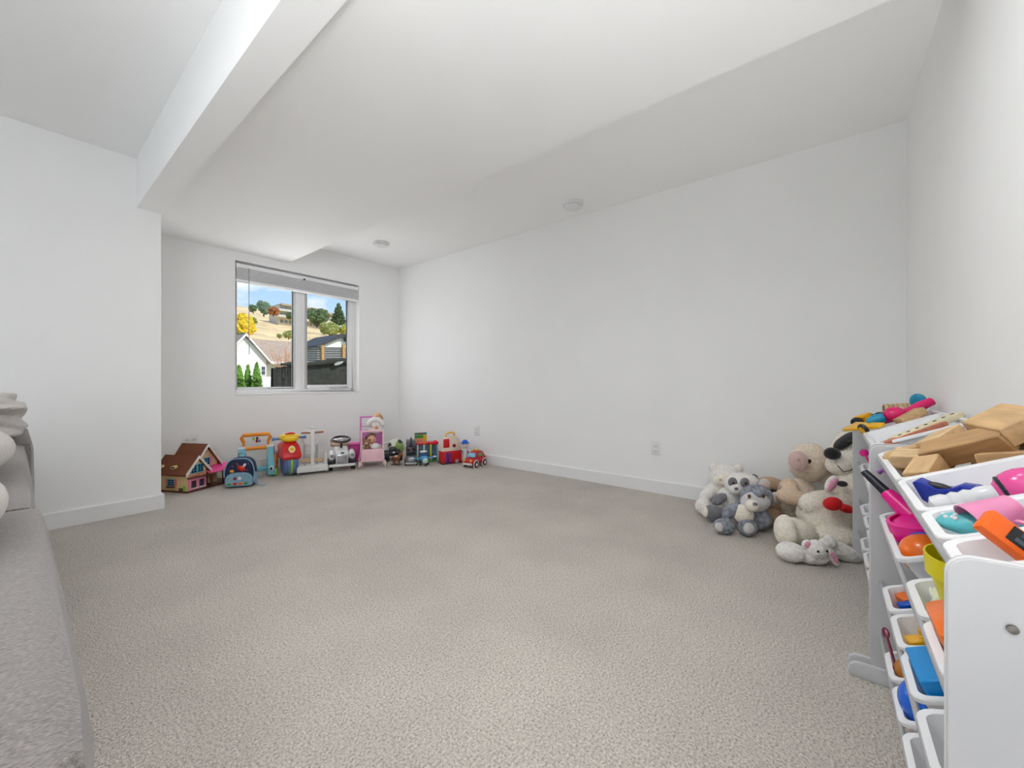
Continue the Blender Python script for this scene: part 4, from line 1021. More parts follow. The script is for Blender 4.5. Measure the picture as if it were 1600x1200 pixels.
# ---- white wooden ride-on cart
M_wh = mat('white_painted_wood', rgb(224, 224, 222), .5, var=.02); M_bw = wood_mat('brown', rgb(150, 98, 66))
ct = thing('wooden_trike', 'white wooden push trike with T handle and round seat back', 'push trike', (1.845, 4.02, 0), face_cam(1.845, 4.02, 4))
MB().b2((-.135, -.11, .025), (.135, -.085, .085)).obj('front_board', M_wh, ct, bevel=.004)
MB().b2((-.13, -.085, .04), (.13, .16, .058)).obj('deck', M_wh, ct, bevel=.004)
MB().b2((-.10, .02, .10), (.10, .035, .135)).obj('cross_rail', W3, ct, bevel=.003)
for s_ in (-1, 1):
    MB().b2((s_ * .128 - .012, -.09, .03), (s_ * .128 + .012, .17, .075)).obj('side_board', M_wh, ct, bevel=.004)
    MB().b2((s_ * .128 - .010, .005, .06), (s_ * .128 + .010, .03, .185)).obj('side_post', M_wh, ct, bevel=.004)
    MB().b2((s_ * .055 - .011, .10, .05), (s_ * .055 + .011, .125, .30)).obj('seat_leg', mat('grey_painted_wood', rgb(186, 188, 190), .5), ct, bevel=.003)
    for y_ in (-.07, .13): wheel(ct, (s_ * .12, y_, .022), .022, .018, c_grey, c_wht)
    MB().cyl((s_ * .02, -.088, .405), (s_ * .098, -.088, .408), .009, n=10).obj('grip', M_bw, ct)
MB().b2((-.015, -.10, .07), (.015, -.078, .44)).obj('handle_post', M_wh, ct, bevel=.004)
MB().ell((0, -.088, .452), (.018, .016, .012)).obj('post_knob', M_wh, ct)
MB().lathe([(.001, -.012), (.07, -.012), (.085, 0), (.07, .012), (.001, .012)], n=28).obj('seat_back', M_wh, ct, loc=(0, .11, .325), rot=(D(80), 0, 0))

# ---- white ride-on police style car
rc = thing('ride_on_car', 'white ride-on toy car with black steering wheel and tan seat', 'ride-on toy', (2.125, 3.97, 0), face_cam(2.125, 3.97, 4))
M_tan = P('seat_tan', 186, 158, 136, .5); M_chr = mat('chrome', rgb(190, 190, 196), .18, metal=.9)
MB().loops([[(-.055, -.13, .055), (.055, -.13, .055), (.075, .14, .055), (-.075, .14, .055)], [(-.06, -.14, .17), (.06, -.14, .17), (.08, .14, .18), (-.08, .14, .18)], [(-.045, -.11, .205), (.045, -.11, .205), (.07, .14, .215), (-.07, .14, .215)]]).obj('bonnet', c_wht, rc, bevel=.014, seg=3)
MB().b2((-.048, -.148, .075), (.048, -.138, .165)).obj('grille', M_chr, rc, bevel=.006)
for k in range(5): MB().b2((-.042, -.151, .085 + k * .016), (.042, -.147, .091 + k * .016)).obj('grille_bar', c_grey, rc)
MB().box((0, -.142, .182), (.03, .012, .012)).obj('emblem', c_black, rc, bevel=.003)
MB().b2((-.125, -.155, .045), (.125, -.13, .072)).obj('bumper', c_wht, rc, bevel=.008)
for s_ in (-1, 1):
    fd = MB().ell((s_ * .095, -.06, .15), (.036, .085, .055)).obj('fender', c_wht, rc)
    hl = MB().cyl((s_ * .095, -.125, .155), (s_ * .095, -.148, .155), .020, .018, 18).obj('headlight', M_chr, fd)
    MB().cyl((s_ * .095, -.147, .155), (s_ * .095, -.152, .155), .012, n=14).obj('lens', c_grey, hl)
    MB().b2((s_ * .095 - .034, -.125, .07), (s_ * .095 + .034, -.05, .115)).obj('wheel_arch', c_black, rc, bevel=.01)
    wheel(rc, (s_ * .105, -.09, .045), .045, .036, c_black, M_chr); wheel(rc, (s_ * .105, .17, .045), .045, .036, c_black, M_chr)
MB().b2((-.08, .10, .06), (.08, .28, .18)).obj('body', c_wht, rc, bevel=.02)
st = MB().torus((0, 0, 0), .083, .011, 'Z', 28, 8).obj('steering_wheel', c_black, rc, loc=(0, -.02, .305), rot=(D(14), 0, 0))
MB().b2((-.08, -.012, -.005), (.08, .012, .005)).b2((-.012, -.06, -.005), (.012, .0, .005)).ell((0, 0, .004), (.026, .022, .010)).obj('spoke', M_chr, st)
MB().cyl((0, -.01, .29), (0, .03, .20), .012, n=10).obj('steering_column', c_black, rc)
MB().ell((0, .17, .225), (.10, .07, .035)).ell((0, .25, .26), (.10, .025, .05)).obj('seat', M_tan, rc)

# ---- magenta tub behind
o = MB().loops([[(-.055, -.04, 0), (.055, -.04, 0), (.055, .04, 0), (-.055, .04, 0)], [(-.075, -.055, .20), (.075, -.055, .20), (.075, .055, .20), (-.075, .055, .20)]]).obj('body', P('tub_magenta', 206, 60, 150, .4), None, bevel=.02, seg=3)
tb = thing('toy_case', 'magenta plastic toy case behind the white ride-on car', 'toy case', (2.365, 4.16, 0), face_cam(2.365, 4.16, 0))
o.parent = tb
MB().b2((-.08, -.06, .195), (.08, .06, .222)).obj('lid', P('tub_pink', 222, 90, 168, .4), tb, bevel=.008)

# ---- doll stroller
M_stp = P('stroller_pink', 240, 196, 204, .5); M_stl = P('stroller_purple', 206, 120, 190, .4); M_rub = P('pale_wheel', 214, 204, 196, .6)
sx_, sy_ = 2.40, 3.84
sr = thing('doll_stroller', 'pale pink doll stroller with purple push handle, holding dolls', 'doll stroller', (sx_, sy_, 0), face_cam(sx_, sy_, 2))
MB().b2((-.105, -.12, .065), (.105, -.108, .195)).obj('front_panel', M_stp, sr, bevel=.004)
MB().b2((-.105, -.11, .065), (.105, .16, .075)).obj('floor_panel', M_stp, sr, bevel=.003)
for s_ in (-1, 1):
    MB().b2((s_ * .105 - .004, -.11, .065), (s_ * .105 + .004, .16, .19)).obj('side_panel', M_stp, sr, bevel=.002)
    MB().tube([(s_ * .110, -.118, .03), (s_ * .110, -.118, .20), (s_ * .106, -.118, .385)], .009, 8).obj('front_post', M_stp, sr)
    MB().tube([(s_ * .112, .15, .03), (s_ * .112, .16, .25), (s_ * .112, .19, .51)], .009, 8).obj('handle_post', M_stl, sr)
    MB().tube([(s_ * .108, -.118, .385), (s_ * .112, .15, .30)], .007, 8).obj('arm_rail', M_stp, sr)
    for y_ in (-.11, .14): wheel(sr, (s_ * .128, y_, .036), .036, .018, M_rub, M_stp)
MB().b2((-.115, -.128, .375), (.115, -.108, .395)).obj('top_rail', M_stp, sr, bevel=.005)
MB().b2((-.12, .18, .50), (.12, .20, .52)).obj('push_bar', M_stl, sr, bevel=.006)
MB().b2((-.11, .165, .20), (.11, .172, .37)).obj('back_rest', M_stl, sr, bevel=.004)
MB().b2((-.108, .165, .40), (.108, .178, .412)).obj('cross_bar', M_stl, sr, bevel=.003)
M_skin = mat('doll_skin', rgb(226, 168, 140), .5, var=.03, sss=.0); M_hair = mat('doll_brown_hair', rgb(96, 66, 48), .7, var=.3, scale=60, bump=.4, bscale=90); M_hair2 = mat('doll_blonde_hair', rgb(186, 146, 96), .7, var=.3, scale=60, bump=.4, bscale=90)
M_dress = mat('doll_pink_cloth', rgb(240, 200, 206), .85, var=.06, scale=40); M_wcl = mat('white_fleece', rgb(236, 234, 232), .95, var=.03, bump=.4, bscale=120)
R_s = Euler((0, 0, face_cam(sx_, sy_, 2))).to_matrix()
def doll(label, p, rz, hair, dress, flip=1, tilt=0):
    w_ = Vector((sx_, sy_, 0)) + R_s @ Vector(p)
    d_ = thing('baby_doll', label, 'doll', w_, (D(tilt), 0, face_cam(sx_, sy_, rz)))
    MB().ell((0, 0, .055), (.048, .042, .06)).obj('torso', dress, d_)
    hd = MB().ell((0, -.004, .145), (.046, .046, .05)).ell((0, -.046, .138), (.007, .007, .006)).obj('head', M_skin, d_)
    for s_ in (-1, 1): MB().ell((s_ * .016, -.045, .150), (.005, .004, .006), u=10, v=8).obj('eye', c_black, hd)
    MB().ell((0, -.046, .120), (.010, .004, .003), u=10, v=8).obj('mouth', c_dred, hd)
    MB().ell((0, .014, .160), (.053, .048, .047)).ell((flip * .045, .02, .135), (.022, .026, .045)).obj('hair', hair, hd)
    for s_ in (-1, 1):
        MB().tube([(s_ * .045, -.005, .085), (s_ * .065, -.03, .055), (s_ * .055, -.055, .045)], [.018, .016, .014], 8).obj('arm', dress if s_ > 0 else M_skin, d_)
        MB().tube([(s_ * .022, -.01, .02), (s_ * .035, -.07, .025), (s_ * .036, -.10, .02)], [.024, .020, .016], 8).obj('leg', M_skin, d_)
    return d_
doll('brown haired baby doll in pink sitting in the stroller', (-.010, -.005, .145), 12, M_hair, M_dress, -1, 8)
doll('blonde doll lying on top of the stroller handle', (.035, .09, .36), -20, M_hair2, M_wcl, 1, -18)
o = MB().torus((0, 0, 0), .070, .028, 'Y', 28, 12).obj('fleece_ring', M_wcl); o.location = Vector((sx_, sy_, 0)) + R_s @ Vector((.035, .02, .43)); o.rotation_euler = (D(20), 0, face_cam(sx_, sy_, 0))
tag(o, 'white fleece ring cushion hung over the stroller', 'cushion')
t = thing('small_teddy', 'small brown teddy in the front of the stroller', 'teddy', Vector((sx_, sy_, 0)) + R_s @ Vector((-.055, -.075, .205)), face_cam(sx_, sy_, -8))
M_tb = mat('teddy_brown', rgb(150, 112, 84), .95, var=.15, scale=50, bump=.5, bscale=160)
MB().ell((0, .01, .0), (.034, .030, .04)).obj('torso', M_tb, t)
hd = MB().ell((0, 0, .058), (.034, .032, .032)).obj('head', M_tb, t)
MB().ell((0, -.028, .050), (.016, .012, .012)).obj('muzzle', mat('teddy_cream', rgb(214, 190, 160), .95), hd)
for s_ in (-1, 1): MB().ell((s_ * .028, .004, .085), (.012, .008, .012)).obj('ear', M_tb, hd)
o = MB().ell((0, 0, 0), (.05, .034, .034)).obj('plush_shoe', M_wcl); o.location = Vector((sx_, sy_, 0)) + R_s @ Vector((.03, -.065, .215)); tag(o, 'white plush slipper in the stroller basket', 'slipper')

# ---- ball, black truck, horse
bx_, by_ = 2.90, 4.12
ball = thing('play_ball', 'green and cream play ball with black patches near the corner', 'ball', (bx_, by_, 0), face_cam(bx_, by_))
M_bg = P('ball_green', 140, 170, 90, .5); M_bc = P('ball_cream', 216, 220, 200, .5)
b_ = MB(); g_ = bmesh.ops.create_icosphere(b_.bm, subdivisions=3, radius=.105)
for v in b_.bm.verts: v.co.z += .106
sp = b_.obj('ball_skin', M_bc, ball); sp.data.materials.append(M_bg); sp.data.materials.append(c_black)
for p in sp.data.polygons:
    c_ = p.center - Vector((0, 0, .106)); a = math.atan2(c_.x, -c_.y)
    p.material_index = 1 if (.0 < a < 1.1 or -2.4 < a < -1.2) and c_.z < .075 else 0
    if (c_ - Vector((.055, -.05, .075))).length < .034 or (c_ - Vector((-.075, -.06, .035))).length < .03: p.material_index = 2
tx_, ty_ = 2.73, 3.94
tk = thing('toy_truck', 'black toy truck with big tyres in front of the play ball', 'toy truck', (tx_, ty_, 0), face_cam(tx_, ty_, 6))
MB().b2((-.05, -.10, .06), (.05, .10, .105)).b2((-.042, -.04, .10), (.042, .06, .145)).obj('body', c_black, tk, bevel=.012)
MB().b2((-.036, -.046, .108), (.036, -.038, .138)).obj('windscreen', P('smoke_glass', 60, 66, 76, .15), tk, bevel=.003)
MB().ell((0, -.10, .10), (.014, .008, .012)).obj('badge', c_wht, tk)
for s_ in (-1, 1):
    for y_ in (-.07, .07): wheel(tk, (s_ * .072, y_, .052), .052, .045, c_black, c_grey)
hx_, hy_ = 2.585, 3.665
hs = thing('toy_horse', 'small brown toy horse in front of the black truck', 'toy horse', (hx_, hy_, 0), face_cam(hx_, hy_, -35))
M_hb = P('horse_brown', 150, 92, 52, .5); M_hd = P('horse_dark', 62, 42, 32, .6)
MB().b2((-.055, -.03, 0), (.055, .03, .006)).obj('base', M_hd, hs, bevel=.003)
skb = MB().ell((0, 0, .075), (.045, .022, .024)).tube([(.030, 0, .085), (.045, 0, .11), (.058, 0, .128)], [.018, .014, .012], 10).tube([(.052, 0, .130), (.075, 0, .118), (.082, 0, .112)], [.012, .010, .008], 10)
for x_, y_ in ((-.03, .012), (-.03, -.012), (.03, .012), (.03, -.012)): skb.tube([(x_, y_, .07), (x_ + .003, y_, .038), (x_, y_, .004)], [.010, .006, .006], 8)
skb.obj('body', M_hb, hs)
MB().tube([(.028, 0, .108), (.042, 0, .130), (.054, 0, .142)], .006, 6).obj('mane', M_hd, hs)
MB().tube([(-.042, 0, .082), (-.056, 0, .065), (-.058, 0, .035)], [.006, .007, .004], 6).obj('tail', M_hd, hs)
MB().ell((0, 0, .094), (.020, .024, .008)).obj('saddle', c_wht, hs)

# ---- grey toy tow truck standing nose-on
gx_, gy_ = 2.69, 3.545
gt = thing('toy_lorry', 'dark grey toy lorry standing nose first with a tall black stack', 'toy lorry', (gx_, gy_, 0), face_cam(gx_, gy_, 2))
M_gry = P('lorry_grey', 96, 98, 106, .4); M_gdk = P('lorry_dark', 44, 46, 54, .4)
MB().b2((-.058, -.06, .02), (.058, .02, .105)).obj('bonnet', M_gry, gt, bevel=.012)
MB().b2((-.052, -.03, .10), (.052, .10, .20)).obj('cab', M_gdk, gt, bevel=.010)
MB().b2((-.050, .00, .20), (.050, .14, .26)).obj('sleeper', M_gry, gt, bevel=.008)
MB().b2((-.040, -.036, .125), (.040, -.028, .150)).b2((-.040, -.036, .160), (.040, -.028, .185)).obj('windscreen', P('lorry_glass', 30, 34, 46, .15), gt, bevel=.002)
MB().b2((-.03, -.067, .05), (.03, -.058, .088)).obj('grille', P('lorry_light', 190, 190, 194, .3), gt, bevel=.003)
MB().b2((-.060, -.074, .018), (.060, -.055, .036)).obj('bumper', P('lorry_light', 190, 190, 194, .3), gt, bevel=.004)
MB().cyl((.0, -.01, .20), (.0, -.01, .30), .010, .007, 10).obj('stack', c_black, gt)
MB().b2((-.008, -.037, .15), (.008, -.03, .20)).obj('stripe', P('lorry_red', 130, 70, 70, .4), gt)
for s_ in (-1, 1):
    for y_ in (-.035, .10): wheel(gt, (s_ * .056, y_, .026), .026, .022, c_black, c_grey)

# ---- picture box, garage playset
px_, py_ = 3.05, 3.84
pb = thing('picture_box', 'upright colourful picture box against the wall in the corner', 'toy box', (px_, py_, .045), face_cam(px_, py_, 14))
MB().b2((-.075, -.012, 0), (.075, .012, .25)).obj('board', P('box_edge', 226, 210, 190, .6), pb, bevel=.002)
for (x0, x1, z0, z1, m_) in ((-.072, .072, .22, .246, P('box_teal', 60, 140, 130, .5)), (-.03, .03, .224, .240, P('box_brick', 190, 70, 60, .5)), (-.072, .03, .18, .215, c_green), (.03, .072, .15, .215, c_amb), (-.072, .028, .145, .178, P('box_peach', 230, 150, 110, .5)), (-.072, .072, .115, .142, c_red), (-.072, .0, .07, .112, c_teal), (.002, .072, .06, .112, P('box_blue', 60, 110, 170, .5)), (-.072, .0, .02, .068, c_or), (.002, .072, .004, .058, c_green), (-.072, .0, .004, .018, c_red)):
    MB().b2((x0, -.0145, z0), (x1, -.0115, z1)).obj('picture', m_, pb)
pst = MB().b2((-.075, -.04, -.045), (.075, .02, 0)).obj('foot', P('box_edge', 226, 210, 190, .6), pb, bevel=.003)
ax_, ay_ = 2.925, 3.565
pg = thing('toy_garage', 'red roofed toy garage playset with yellow posts', 'playset', (ax_, ay_, 0), face_cam(ax_, ay_, 8))
pg.scale = (.84, 1, 1)
MB().b2((-.15, -.05, .195), (.15, .06, .222)).obj('roof', c_red, pg, bevel=.008)
MB().ell((.10, -.05, .212), (.040, .025, .028)).obj('roof_dome', P('dome_red', 226, 30, 60, .3), pg)
MB().b2((-.06, -.056, .205), (-.02, -.046, .228)).obj('sign', c_or, pg, bevel=.003)
for x_, m_ in ((-.13, c_wht), (-.045, P('post_white', 214, 220, 226, .4)), (.045, c_ylw), (.13, P('post_blue', 130, 180, 206, .4))):
    MB().b2((x_ - .010, -.045, 0), (x_ + .010, -.025, .20)).obj('post', m_, pg, bevel=.003)
MB().b2((-.145, .03, .0), (.145, .045, .20)).obj('back_wall', P('garage_teal', 90, 130, 146, .5), pg, bevel=.003)
MB().b2((-.15, -.06, 0), (.15, .06, .010)).obj('floor_plate', c_green, pg, bevel=.003)
MB().b2((.07, -.02, .05), (.12, .03, .10)).obj('counter', P('counter_blue', 70, 110, 150, .4), pg, bevel=.004)

# ---- blue toy plane
ax_, ay_ = 2.755, 3.405
pl = thing('toy_plane', 'blue toy plane with white wing tips in front of the garage playset', 'toy plane', (ax_, ay_, 0), face_cam(ax_, ay_, 14))
M_pb = P('plane_blue', 84, 160, 210, .35); M_pdb = P('plane_dark_blue', 36, 84, 160, .35)
MB().ell((0, .02, .075), (.040, .085, .040)).obj('fuselage', M_pb, pl)
MB().ell((0, -.055, .058), (.032, .030, .030)).obj('nose', P('plane_mint', 190, 220, 214, .4), pl)
MB().ell((0, .02, .11), (.030, .045, .030)).obj('cockpit', M_pdb, pl)
MB().ell((0, .03, .143), (.040, .035, .012)).obj('canopy', c_wht, pl)
for s_ in (-1, 1):
    wg = MB().prism([(s_ * .03, -.005), (s_ * .10, .005), (s_ * .115, .03), (s_ * .10, .045), (s_ * .03, .055)], .068, .080, 'Z').obj('wing', M_pb, pl, bevel=.004)
    MB().ell((s_ * .122, .022, .082), (.022, .016, .010)).obj('wing_tip', c_wht, wg)
    wheel(pl, (s_ * .040, .01, .020), .020, .016, c_black, c_grey)
wheel(pl, (0, -.06, .016), .016, .012, c_black, c_grey)
MB().prism([(.06, .085), (.10, .085), (.115, .135), (.09, .135)], -.006, .006, 'X').obj('tail_fin', M_pdb, pl, bevel=.003)

# ---- barn
ax_, ay_ = 3.03, 3.285
br = thing('toy_barn', 'red and white toy barn with yellow carry handle beside the red car', 'toy barn', (ax_, ay_, 0), face_cam(ax_, ay_, 22))
M_bw2 = P('barn_cream', 230, 214, 196, .5)
MB().b2((-.115, -.05, .008), (.115, .07, .14)).obj('lower_wall', c_red, br, bevel=.008)
MB().prism([(-.118, .135), (.118, .135), (.105, .20), (.085, .265), (.045, .295), (-.045, .295), (-.085, .265), (-.105, .20)], -.045, .065, 'Y').obj('upper_wall', M_bw2, br, bevel=.006)
MB().b2((-.105, -.056, .18), (-.035, -.044, .275)).obj('shutter', c_red, br, bevel=.004)
MB().lathe([(.001, 0), (.020, 0), (.020, .006), (.001, .006)], n=20).obj('round_window', c_dred, br, loc=(.022, -.045, .195), rot=(D(90), 0, 0))
MB().b2((-.078, -.056, .012), (-.052, -.049, .125)).b2((-.046, -.056, .012), (-.02, -.049, .125)).obj('door', P('barn_violet', 90, 50, 150, .5), br, bevel=.003)
MB().b2((-.125, -.07, 0), (.125, .075, .010)).obj('base', P('barn_base', 70, 50, 60, .6), br, bevel=.003)
MB().b2((.03, -.075, .010), (.065, -.055, .045)).obj('step', P('barn_step', 200, 160, 150, .5), br, bevel=.004)
MB().tube([(-.05, .01, .29), (-.045, .01, .325), (.0, .01, .34), (.045, .01, .325), (.05, .01, .285)], .010, 8).obj('handle', c_amb, br)
fg = thing('toy_figure', 'small toy figure in a blue hat leaning at the barn side', 'toy figure', (3.135, 3.165, 0), face_cam(3.1, 3.17))
MB().cyl((0, .0, 0), (0, 0, .16), .022, .026, 14).obj('body', c_wht, fg)
MB().ell((0, 0, .195), (.034, .034, .036)).obj('head', P('figure_face', 226, 220, 214, .5), fg)
MB().ell((0, 0, .232), (.034, .034, .024)).ell((.0, -.01, .222), (.050, .048, .010)).obj('hat', c_ball, fg)
for s_ in (-1, 1): MB().tube([(s_ * .022, 0, .135), (s_ * .042, -.02, .11)], .009, 8).obj('arm', c_grey, fg)

# ---- red car
ax_, ay_ = 3.075, 2.955
ca = thing('toy_car', 'red toy car with blue windscreen and yellow roof light', 'toy car', (ax_, ay_, 0), D(-82))
# local: nose towards -y ... long axis along local y
MB().loops([[(-.062, -.125, .035), (.062, -.125, .035), (.066, .12, .035), (-.066, .12, .035)], [(-.066, -.130, .07), (.066, -.130, .07), (.068, .125, .07), (-.068, .125, .07)], [(-.060, -.10, .098), (.060, -.10, .098), (.064, .115, .105), (-.064, .115, .105)]]).obj('body', P('car_red', 186, 24, 44, .25), ca, bevel=.014, seg=3)
MB().loops([[(-.058, -.065, .098), (.058, -.065, .098), (.060, .11, .100), (-.060, .11, .100)], [(-.050, -.030, .150), (.050, -.030, .150), (.052, .075, .152), (-.052, .075, .152)], [(-.042, -.015, .160), (.042, -.015, .160), (.044, .06, .162), (-.044, .06, .162)]]).obj('cabin', P('car_red', 186, 24, 44, .25), ca, bevel=.008)
MB().loops([[(-.048, -.064, .106), (.048, -.064, .106), (.043, -.040, .146), (-.043, -.040, .146)], [(-.048, -.070, .106), (.048, -.070, .106), (.043, -.046, .146), (-.043, -.046, .146)]]).obj('windscreen', P('car_sky', 130, 190, 220, .2), ca)
for s_ in (-1, 1):
    MB().b2((s_ * .057 - .004, -.018, .108), (s_ * .057 + .004, .055, .144)).obj('side_window', P('car_green_glass', 120, 150, 90, .3), ca, bevel=.003)
    for y_ in (-.075, .080):
        wheel(ca, (s_ * .066, y_, .034), .034, .024, c_black, c_wht)
        MB().torus((s_ * .070, y_, .036), .042, .006, 'X', 24, 6).obj('wheel_arch', P('arch_pink', 236, 200, 200, .4), ca)
    MB().ell((s_ * .040, -.128, .078), (.013, .008, .013)).obj('headlight', c_amb, ca)
MB().b2((-.055, -.138, .030), (.055, -.120, .052)).obj('bumper', c_wht, ca, bevel=.006)
MB().box((0, .02, .170), (.06, .03, .016)).obj('roof_light', c_amb, ca, bevel=.005)
# ------------------------------------------------------------------ plush pile
def fur(name, c, var=.10, bump=.6, sc=90): return mat('fur_' + name, c, .95, var=var, scale=sc, bump=bump, bscale=170, dist=.006, sheen=.25)
F_wh = fur('white', rgb(240, 236, 230)); F_cr = fur('cream', rgb(240, 224, 204)); F_pe = fur('peach', rgb(230, 204, 176)); F_gr = fur('grey', rgb(128, 126, 132), .14); F_dg = fur('dark_grey', rgb(136, 140, 150), .42, sc=40)
F_tan = fur('tan', rgb(190, 160, 130)); F_bk = fur('black', rgb(30, 28, 30)); F_iv = fur('ivory', rgb(242, 234, 218)); F_pk = fur('pink', rgb(232, 160, 186)); F_lg = fur('light_grey', rgb(206, 204, 204)); F_ros = fur('rose', rgb(216, 186, 178))
F_red = mat('red_ribbon', rgb(216, 20, 30), .7, var=.08); M_eye = P('bead_eye', 24, 18, 18, .12); M_brn = P('brown_eye', 96, 62, 36, .2)
deps = None
def squish(me, mw):
    """soft toys flatten where they press on the floor and the walls"""
    inv = mw.inverted()
    for v in me.vertices:
        w_ = mw @ v.co
        ch = False
        if w_.z < .004: w_.z = .004; ch = True
        lim = 3.246 if w_.z > .108 else 3.231
        if w_.x > lim: w_.x = lim; ch = True
        if w_.y < YN + .004: w_.y = YN + .004; ch = True
        if ch: v.co = inv @ w_
def fuse(name, parts, m, root, vox=.008, noise=.0022, seed=1):
    """ellipsoids melted into one soft body"""
    b = MB()
    for p in parts:
        c_, r_ = p[0], p[1]; roll = p[2] if len(p) > 2 else 0
        b.ell(c_, r_, (0, D(-roll), 0), 20, 14)
    me = b.mesh(name)
    o = bpy.data.objects.new(name, me); COL.objects.link(o); o.parent = root
    md = o.modifiers.new('melt', 'REMESH'); md.mode = 'VOXEL'; md.voxel_size = vox
    sm = o.modifiers.new('soft', 'SMOOTH'); sm.factor = .5; sm.iterations = 5
    me2 = bpy.data.meshes.new_from_object(o.evaluated_get(bpy.context.evaluated_depsgraph_get()))
    o.modifiers.clear(); o.data = me2; bpy.data.meshes.remove(me); me2.name = name
    me2.materials.clear(); me2.materials.append(m)
    q_ = random.Random(seed)
    nrm = [v.normal.copy() for v in me2.vertices]
    for v, n_ in zip(me2.vertices, nrm): v.co += n_ * q_.uniform(-noise, noise)
    squish(me2, Matrix.LocRotScale(root.location, root.rotation_euler, None))
    me2.shade_smooth()
    return o
def bit(name, c_, r_, m, root, roll=0, par=None, seg=(16, 12)):
    o = MB().ell(c_, r_, (0, D(-roll), 0), *seg).obj(name, m, par if par else root)
    if par is None:
        squish(o.data, Matrix.LocRotScale(root.location, root.rotation_euler, None))
    return o
def plush(name, label, loc): return thing(name, label, 'plush toy', loc, -YAW, group='plush toys piled in the corner')

# white teddy
r = plush('plush_bear', 'white plush teddy leaning on the baseboard, leftmost of the pile', (2.965, .596, 0))
bd_ = fuse('body', [((.066, .05, .103), (.118, .09, .109)), ((.097, .04, .241), (.108, .085, .090)), ((.185, .04, .300), (.034, .025, .036)), ((.020, .05, .308), (.032, .025, .034)), ((-.054, -.01, .142), (.060, .035, .036), 30), ((-.090, -.03, .062), (.055, .05, .055)), ((.004, -.07, .05), (.048, .05, .042)), ((.17, .0, .14), (.05, .035, .05), -40)], F_wh, r)
bit('muzzle', (.020, -.038, .243), (.046, .032, .035), F_iv, r, par=bd_)
bit('nose', (.006, -.066, .252), (.012, .008, .008), F_ros, r, par=bd_)
for x_, y_ in ((.000, -.010), (.062, -.045)): bit('eye', (x_ + .0, y_ - .012, .268), (.006, .005, .006), F_ros, r, par=bd_)
# panda
r = plush('plush_panda', 'white and grey plush panda between the white teddy and the husky', (2.849, .530, 0))
bd_ = fuse('body', [((.101, .07, .108), (.098, .085, .10)), ((.156, .04, .223), (.114, .08, .080))], F_wh, r)
for c_, r_, ro in (((-.017, .0, .142), (.055, .032, .031), 35), ((.140, -.03, .158), (.050, .030, .026), 20)): bit('arm', c_, r_, F_gr, r, ro)
lg = bit('leg', (-.064, -.02, .060), (.066, .046, .052), F_gr, r, -10)
bit('sole', (-.128, -.035, .075), (.014, .034, .036), F_iv, r)
for c_ in ((.058, -.018, .258), (.122, -.043, .262)):
    e = bit('eye_patch', c_, (.028, .018, .030), F_gr, r, -20, par=bd_); bit('eye', (c_[0] - .004, c_[1] - .016, c_[2] - .002), (.008, .005, .008), M_brn, r, par=bd_)
bit('muzzle', (.076, -.030, .214), (.046, .030, .034), F_wh, r, par=bd_); bit('nose', (.060, -.058, .226), (.013, .008, .009), F_gr, r, par=bd_)
bit('ear', (.245, .06, .268), (.024, .018, .024), F_gr, r, par=bd_)
# husky
r = plush('plush_husky', 'grey speckled plush husky sitting in front of the panda', (2.664, .394, 0))
bd_ = fuse('body', [((.107, .09, .088), (.104, .09, .1)), ((.128, .06, .204), (.093, .075, .077)), ((-.044, .03, .132), (.060, .034, .033), 40), ((-.096, .01, .046), (.060, .046, .044), -12), ((.026, -.02, .052), (.052, .048, .050)), ((.141, .02, .082), (.042, .038, .058))], F_dg, r)
bit('belly', (.022, .012, .118), (.058, .040, .060), F_iv, r, par=bd_)
bit('face', (.092, .014, .190), (.084, .054, .058), F_lg, r, par=bd_); bit('brow_stripe', (.092, .000, .246), (.020, .036, .026), F_dg, r, par=bd_)
bit('snout', (.044, -.032, .184), (.036, .032, .034), F_iv, r, par=bd_); bit('nose', (.046, -.060, .200), (.014, .010, .010), F_gr, r, par=bd_)
for c_ in ((.030, -.030, .236), (.112, -.030, .238)): bit('eye', c_, (.010, .006, .012), M_brn, r, par=bd_)
for c_, ro in (((.236, .05, .205), 30), ((.176, .06, .282), 8)):
    e = bit('ear', c_, (.034, .018, .034), F_lg, r, ro, par=bd_); bit('ear_lining', (c_[0], c_[1] - .014, c_[2]), (.020, .008, .020), F_ros, r, ro, par=bd_)
bit('paw_pad', (-.140, -.018, .052), (.022, .026, .026), F_lg, r); bit('paw_pad', (.009, -.060, .060), (.032, .016, .032), F_lg, r)
# tan puppy
r = plush('plush_puppy', 'tan plush puppy lying behind the husky', (2.985, .280, 0))
bd_ = fuse('body', [((.082, .05, .094), (.083, .07, .109)), ((.040, .07, .231), (.088, .06, .05)), ((-.020, -.06, .062), (.066, .046, .050))], F_tan, r)
bit('snout', (.093, .025, .221), (.040, .042, .038), F_pe, r, par=bd_); bit('nose', (.020, .005, .205), (.022, .02, .017), F_bk, r, par=bd_); bit('ear', (-.035, .02, .245), (.020, .02, .035), F_bk, r, -25, par=bd_)
# cream lamb
r = plush('plush_lamb', 'large cream plush lamb with a peach muzzle propped against the wall', (2.975, .127, 0))
bd_ = fuse('body', [((.044, .06, .146), (.112, .085, .15)), ((.100, .055, .398), (.124, .09, .120)), ((.180, .03, .313), (.046, .04, .044))], F_cr, r, noise=.005)
fuse('arms', [((-.090, -.06, .216), (.099, .050, .050), -10), ((-.067, 0, .262), (.051, .045, .051))], F_pe, r)
bit('muzzle', (-.033, -.032, .425), (.052, .045, .062), F_ros, r, 10, par=bd_); bit('eye', (.012, -.058, .430), (.013, .008, .013), M_eye, r, par=bd_)
bit('nose', (-.060, -.072, .440), (.012, .007, .008), F_tan, r, par=bd_)
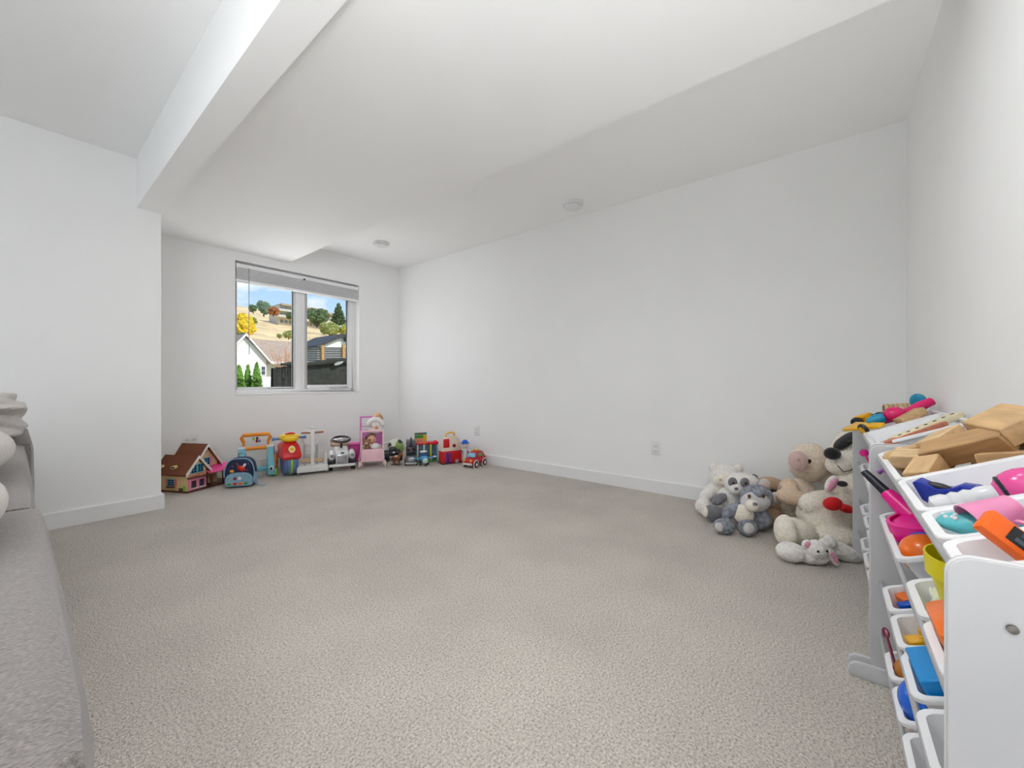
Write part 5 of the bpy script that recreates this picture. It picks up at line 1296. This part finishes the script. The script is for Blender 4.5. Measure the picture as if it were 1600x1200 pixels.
# black and white dog
r = plush('plush_dog', 'black and white plush dog with a big black nose, top right of the pile', (2.985, -.085, 0))
bd_ = fuse('body', [((.125, .07, .19), (.131, .08, .193)), ((.085, .05, .490), (.120, .085, .126)), ((-.033, -.03, .441), (.099, .07, .066), 20)], F_iv, r)
bit('nose', (-.132, -.070, .500), (.042, .036, .034), F_bk, r, par=bd_); bit('head_patch', (.010, .010, .560), (.080, .050, .022), F_bk, r, 40, par=bd_); bit('eye', (-.005, -.040, .560), (.016, .014, .012), M_eye, r, par=bd_)
MB().tube([(-.125, -.095, .44), (-.10, -.105, .405), (-.06, -.110, .415), (-.04, -.105, .44)], .0025, 6).obj('mouth_stitch', F_bk, bd_).matrix_parent_inverse = Matrix()
# big white bear
r = plush('plush_bear', 'big ivory plush bear with a red bow at the rack side', (2.722, .031, 0))
bd_ = fuse('body', [((.113, .09, .142), (.159, .11, .145)), ((.259, .07, .297), (.115, .09, .108)), ((-.129, -.01, .090), (.112, .07, .070), -25), ((-.233, -.07, .118), (.048, .06, .085)), ((.088, -.02, .056), (.131, .07, .058), -6), ((.026, .07, .225), (.086, .06, .057), 20)], F_iv, r, vox=.009, noise=.003)
bit('nose', (.115, -.012, .350), (.026, .02, .016), F_bk, r, par=bd_); e = bit('ear', (.099, .04, .338), (.030, .018, .052), F_wh, r, -35, par=bd_); bit('ear_lining', (.095, .028, .336), (.020, .012, .042), F_pk, r, -35, par=bd_)
bw_ = bit('bow', (.033, -.05, .254), (.050, .025, .036), F_red, r); bit('bow', (.110, -.045, .226), (.046, .022, .022), F_red, r, -14); bit('bow_knot', (.078, -.062, .242), (.014, .014, .016), F_red, r)
# bunny in front
r = plush('plush_bunny', 'small white plush bunny lying flat in front of the pile', (2.414, .065, 0))
bd_ = fuse('body', [((.046, .04, .040), (.080, .058, .044)), ((.034, 0, .085), (.046, .046, .043)), ((-.055, .05, .050), (.070, .056, .046), -6), ((.199, .06, .052), (.118, .046, .040), -24), ((.125, .03, .110), (.025, .028, .034), 25), ((.09, .05, .06), (.05, .04, .035))], F_wh, r, vox=.006)
for c_, r_, ro in (((-.012, .005, .108), (.024, .012, .020), 30), ((.098, -.020, .055), (.017, .012, .048), 28)):
    e = bit('ear', c_, r_, F_wh, r, ro); bit('ear_lining', (c_[0], c_[1] - .007, c_[2]), (r_[0] * .7, .008, r_[2] * .75), F_pk, r, ro)
for x_ in (.008, .052): bit('eye', (x_, -.043, .092), (.0055, .004, .0055), M_eye, r, par=bd_)
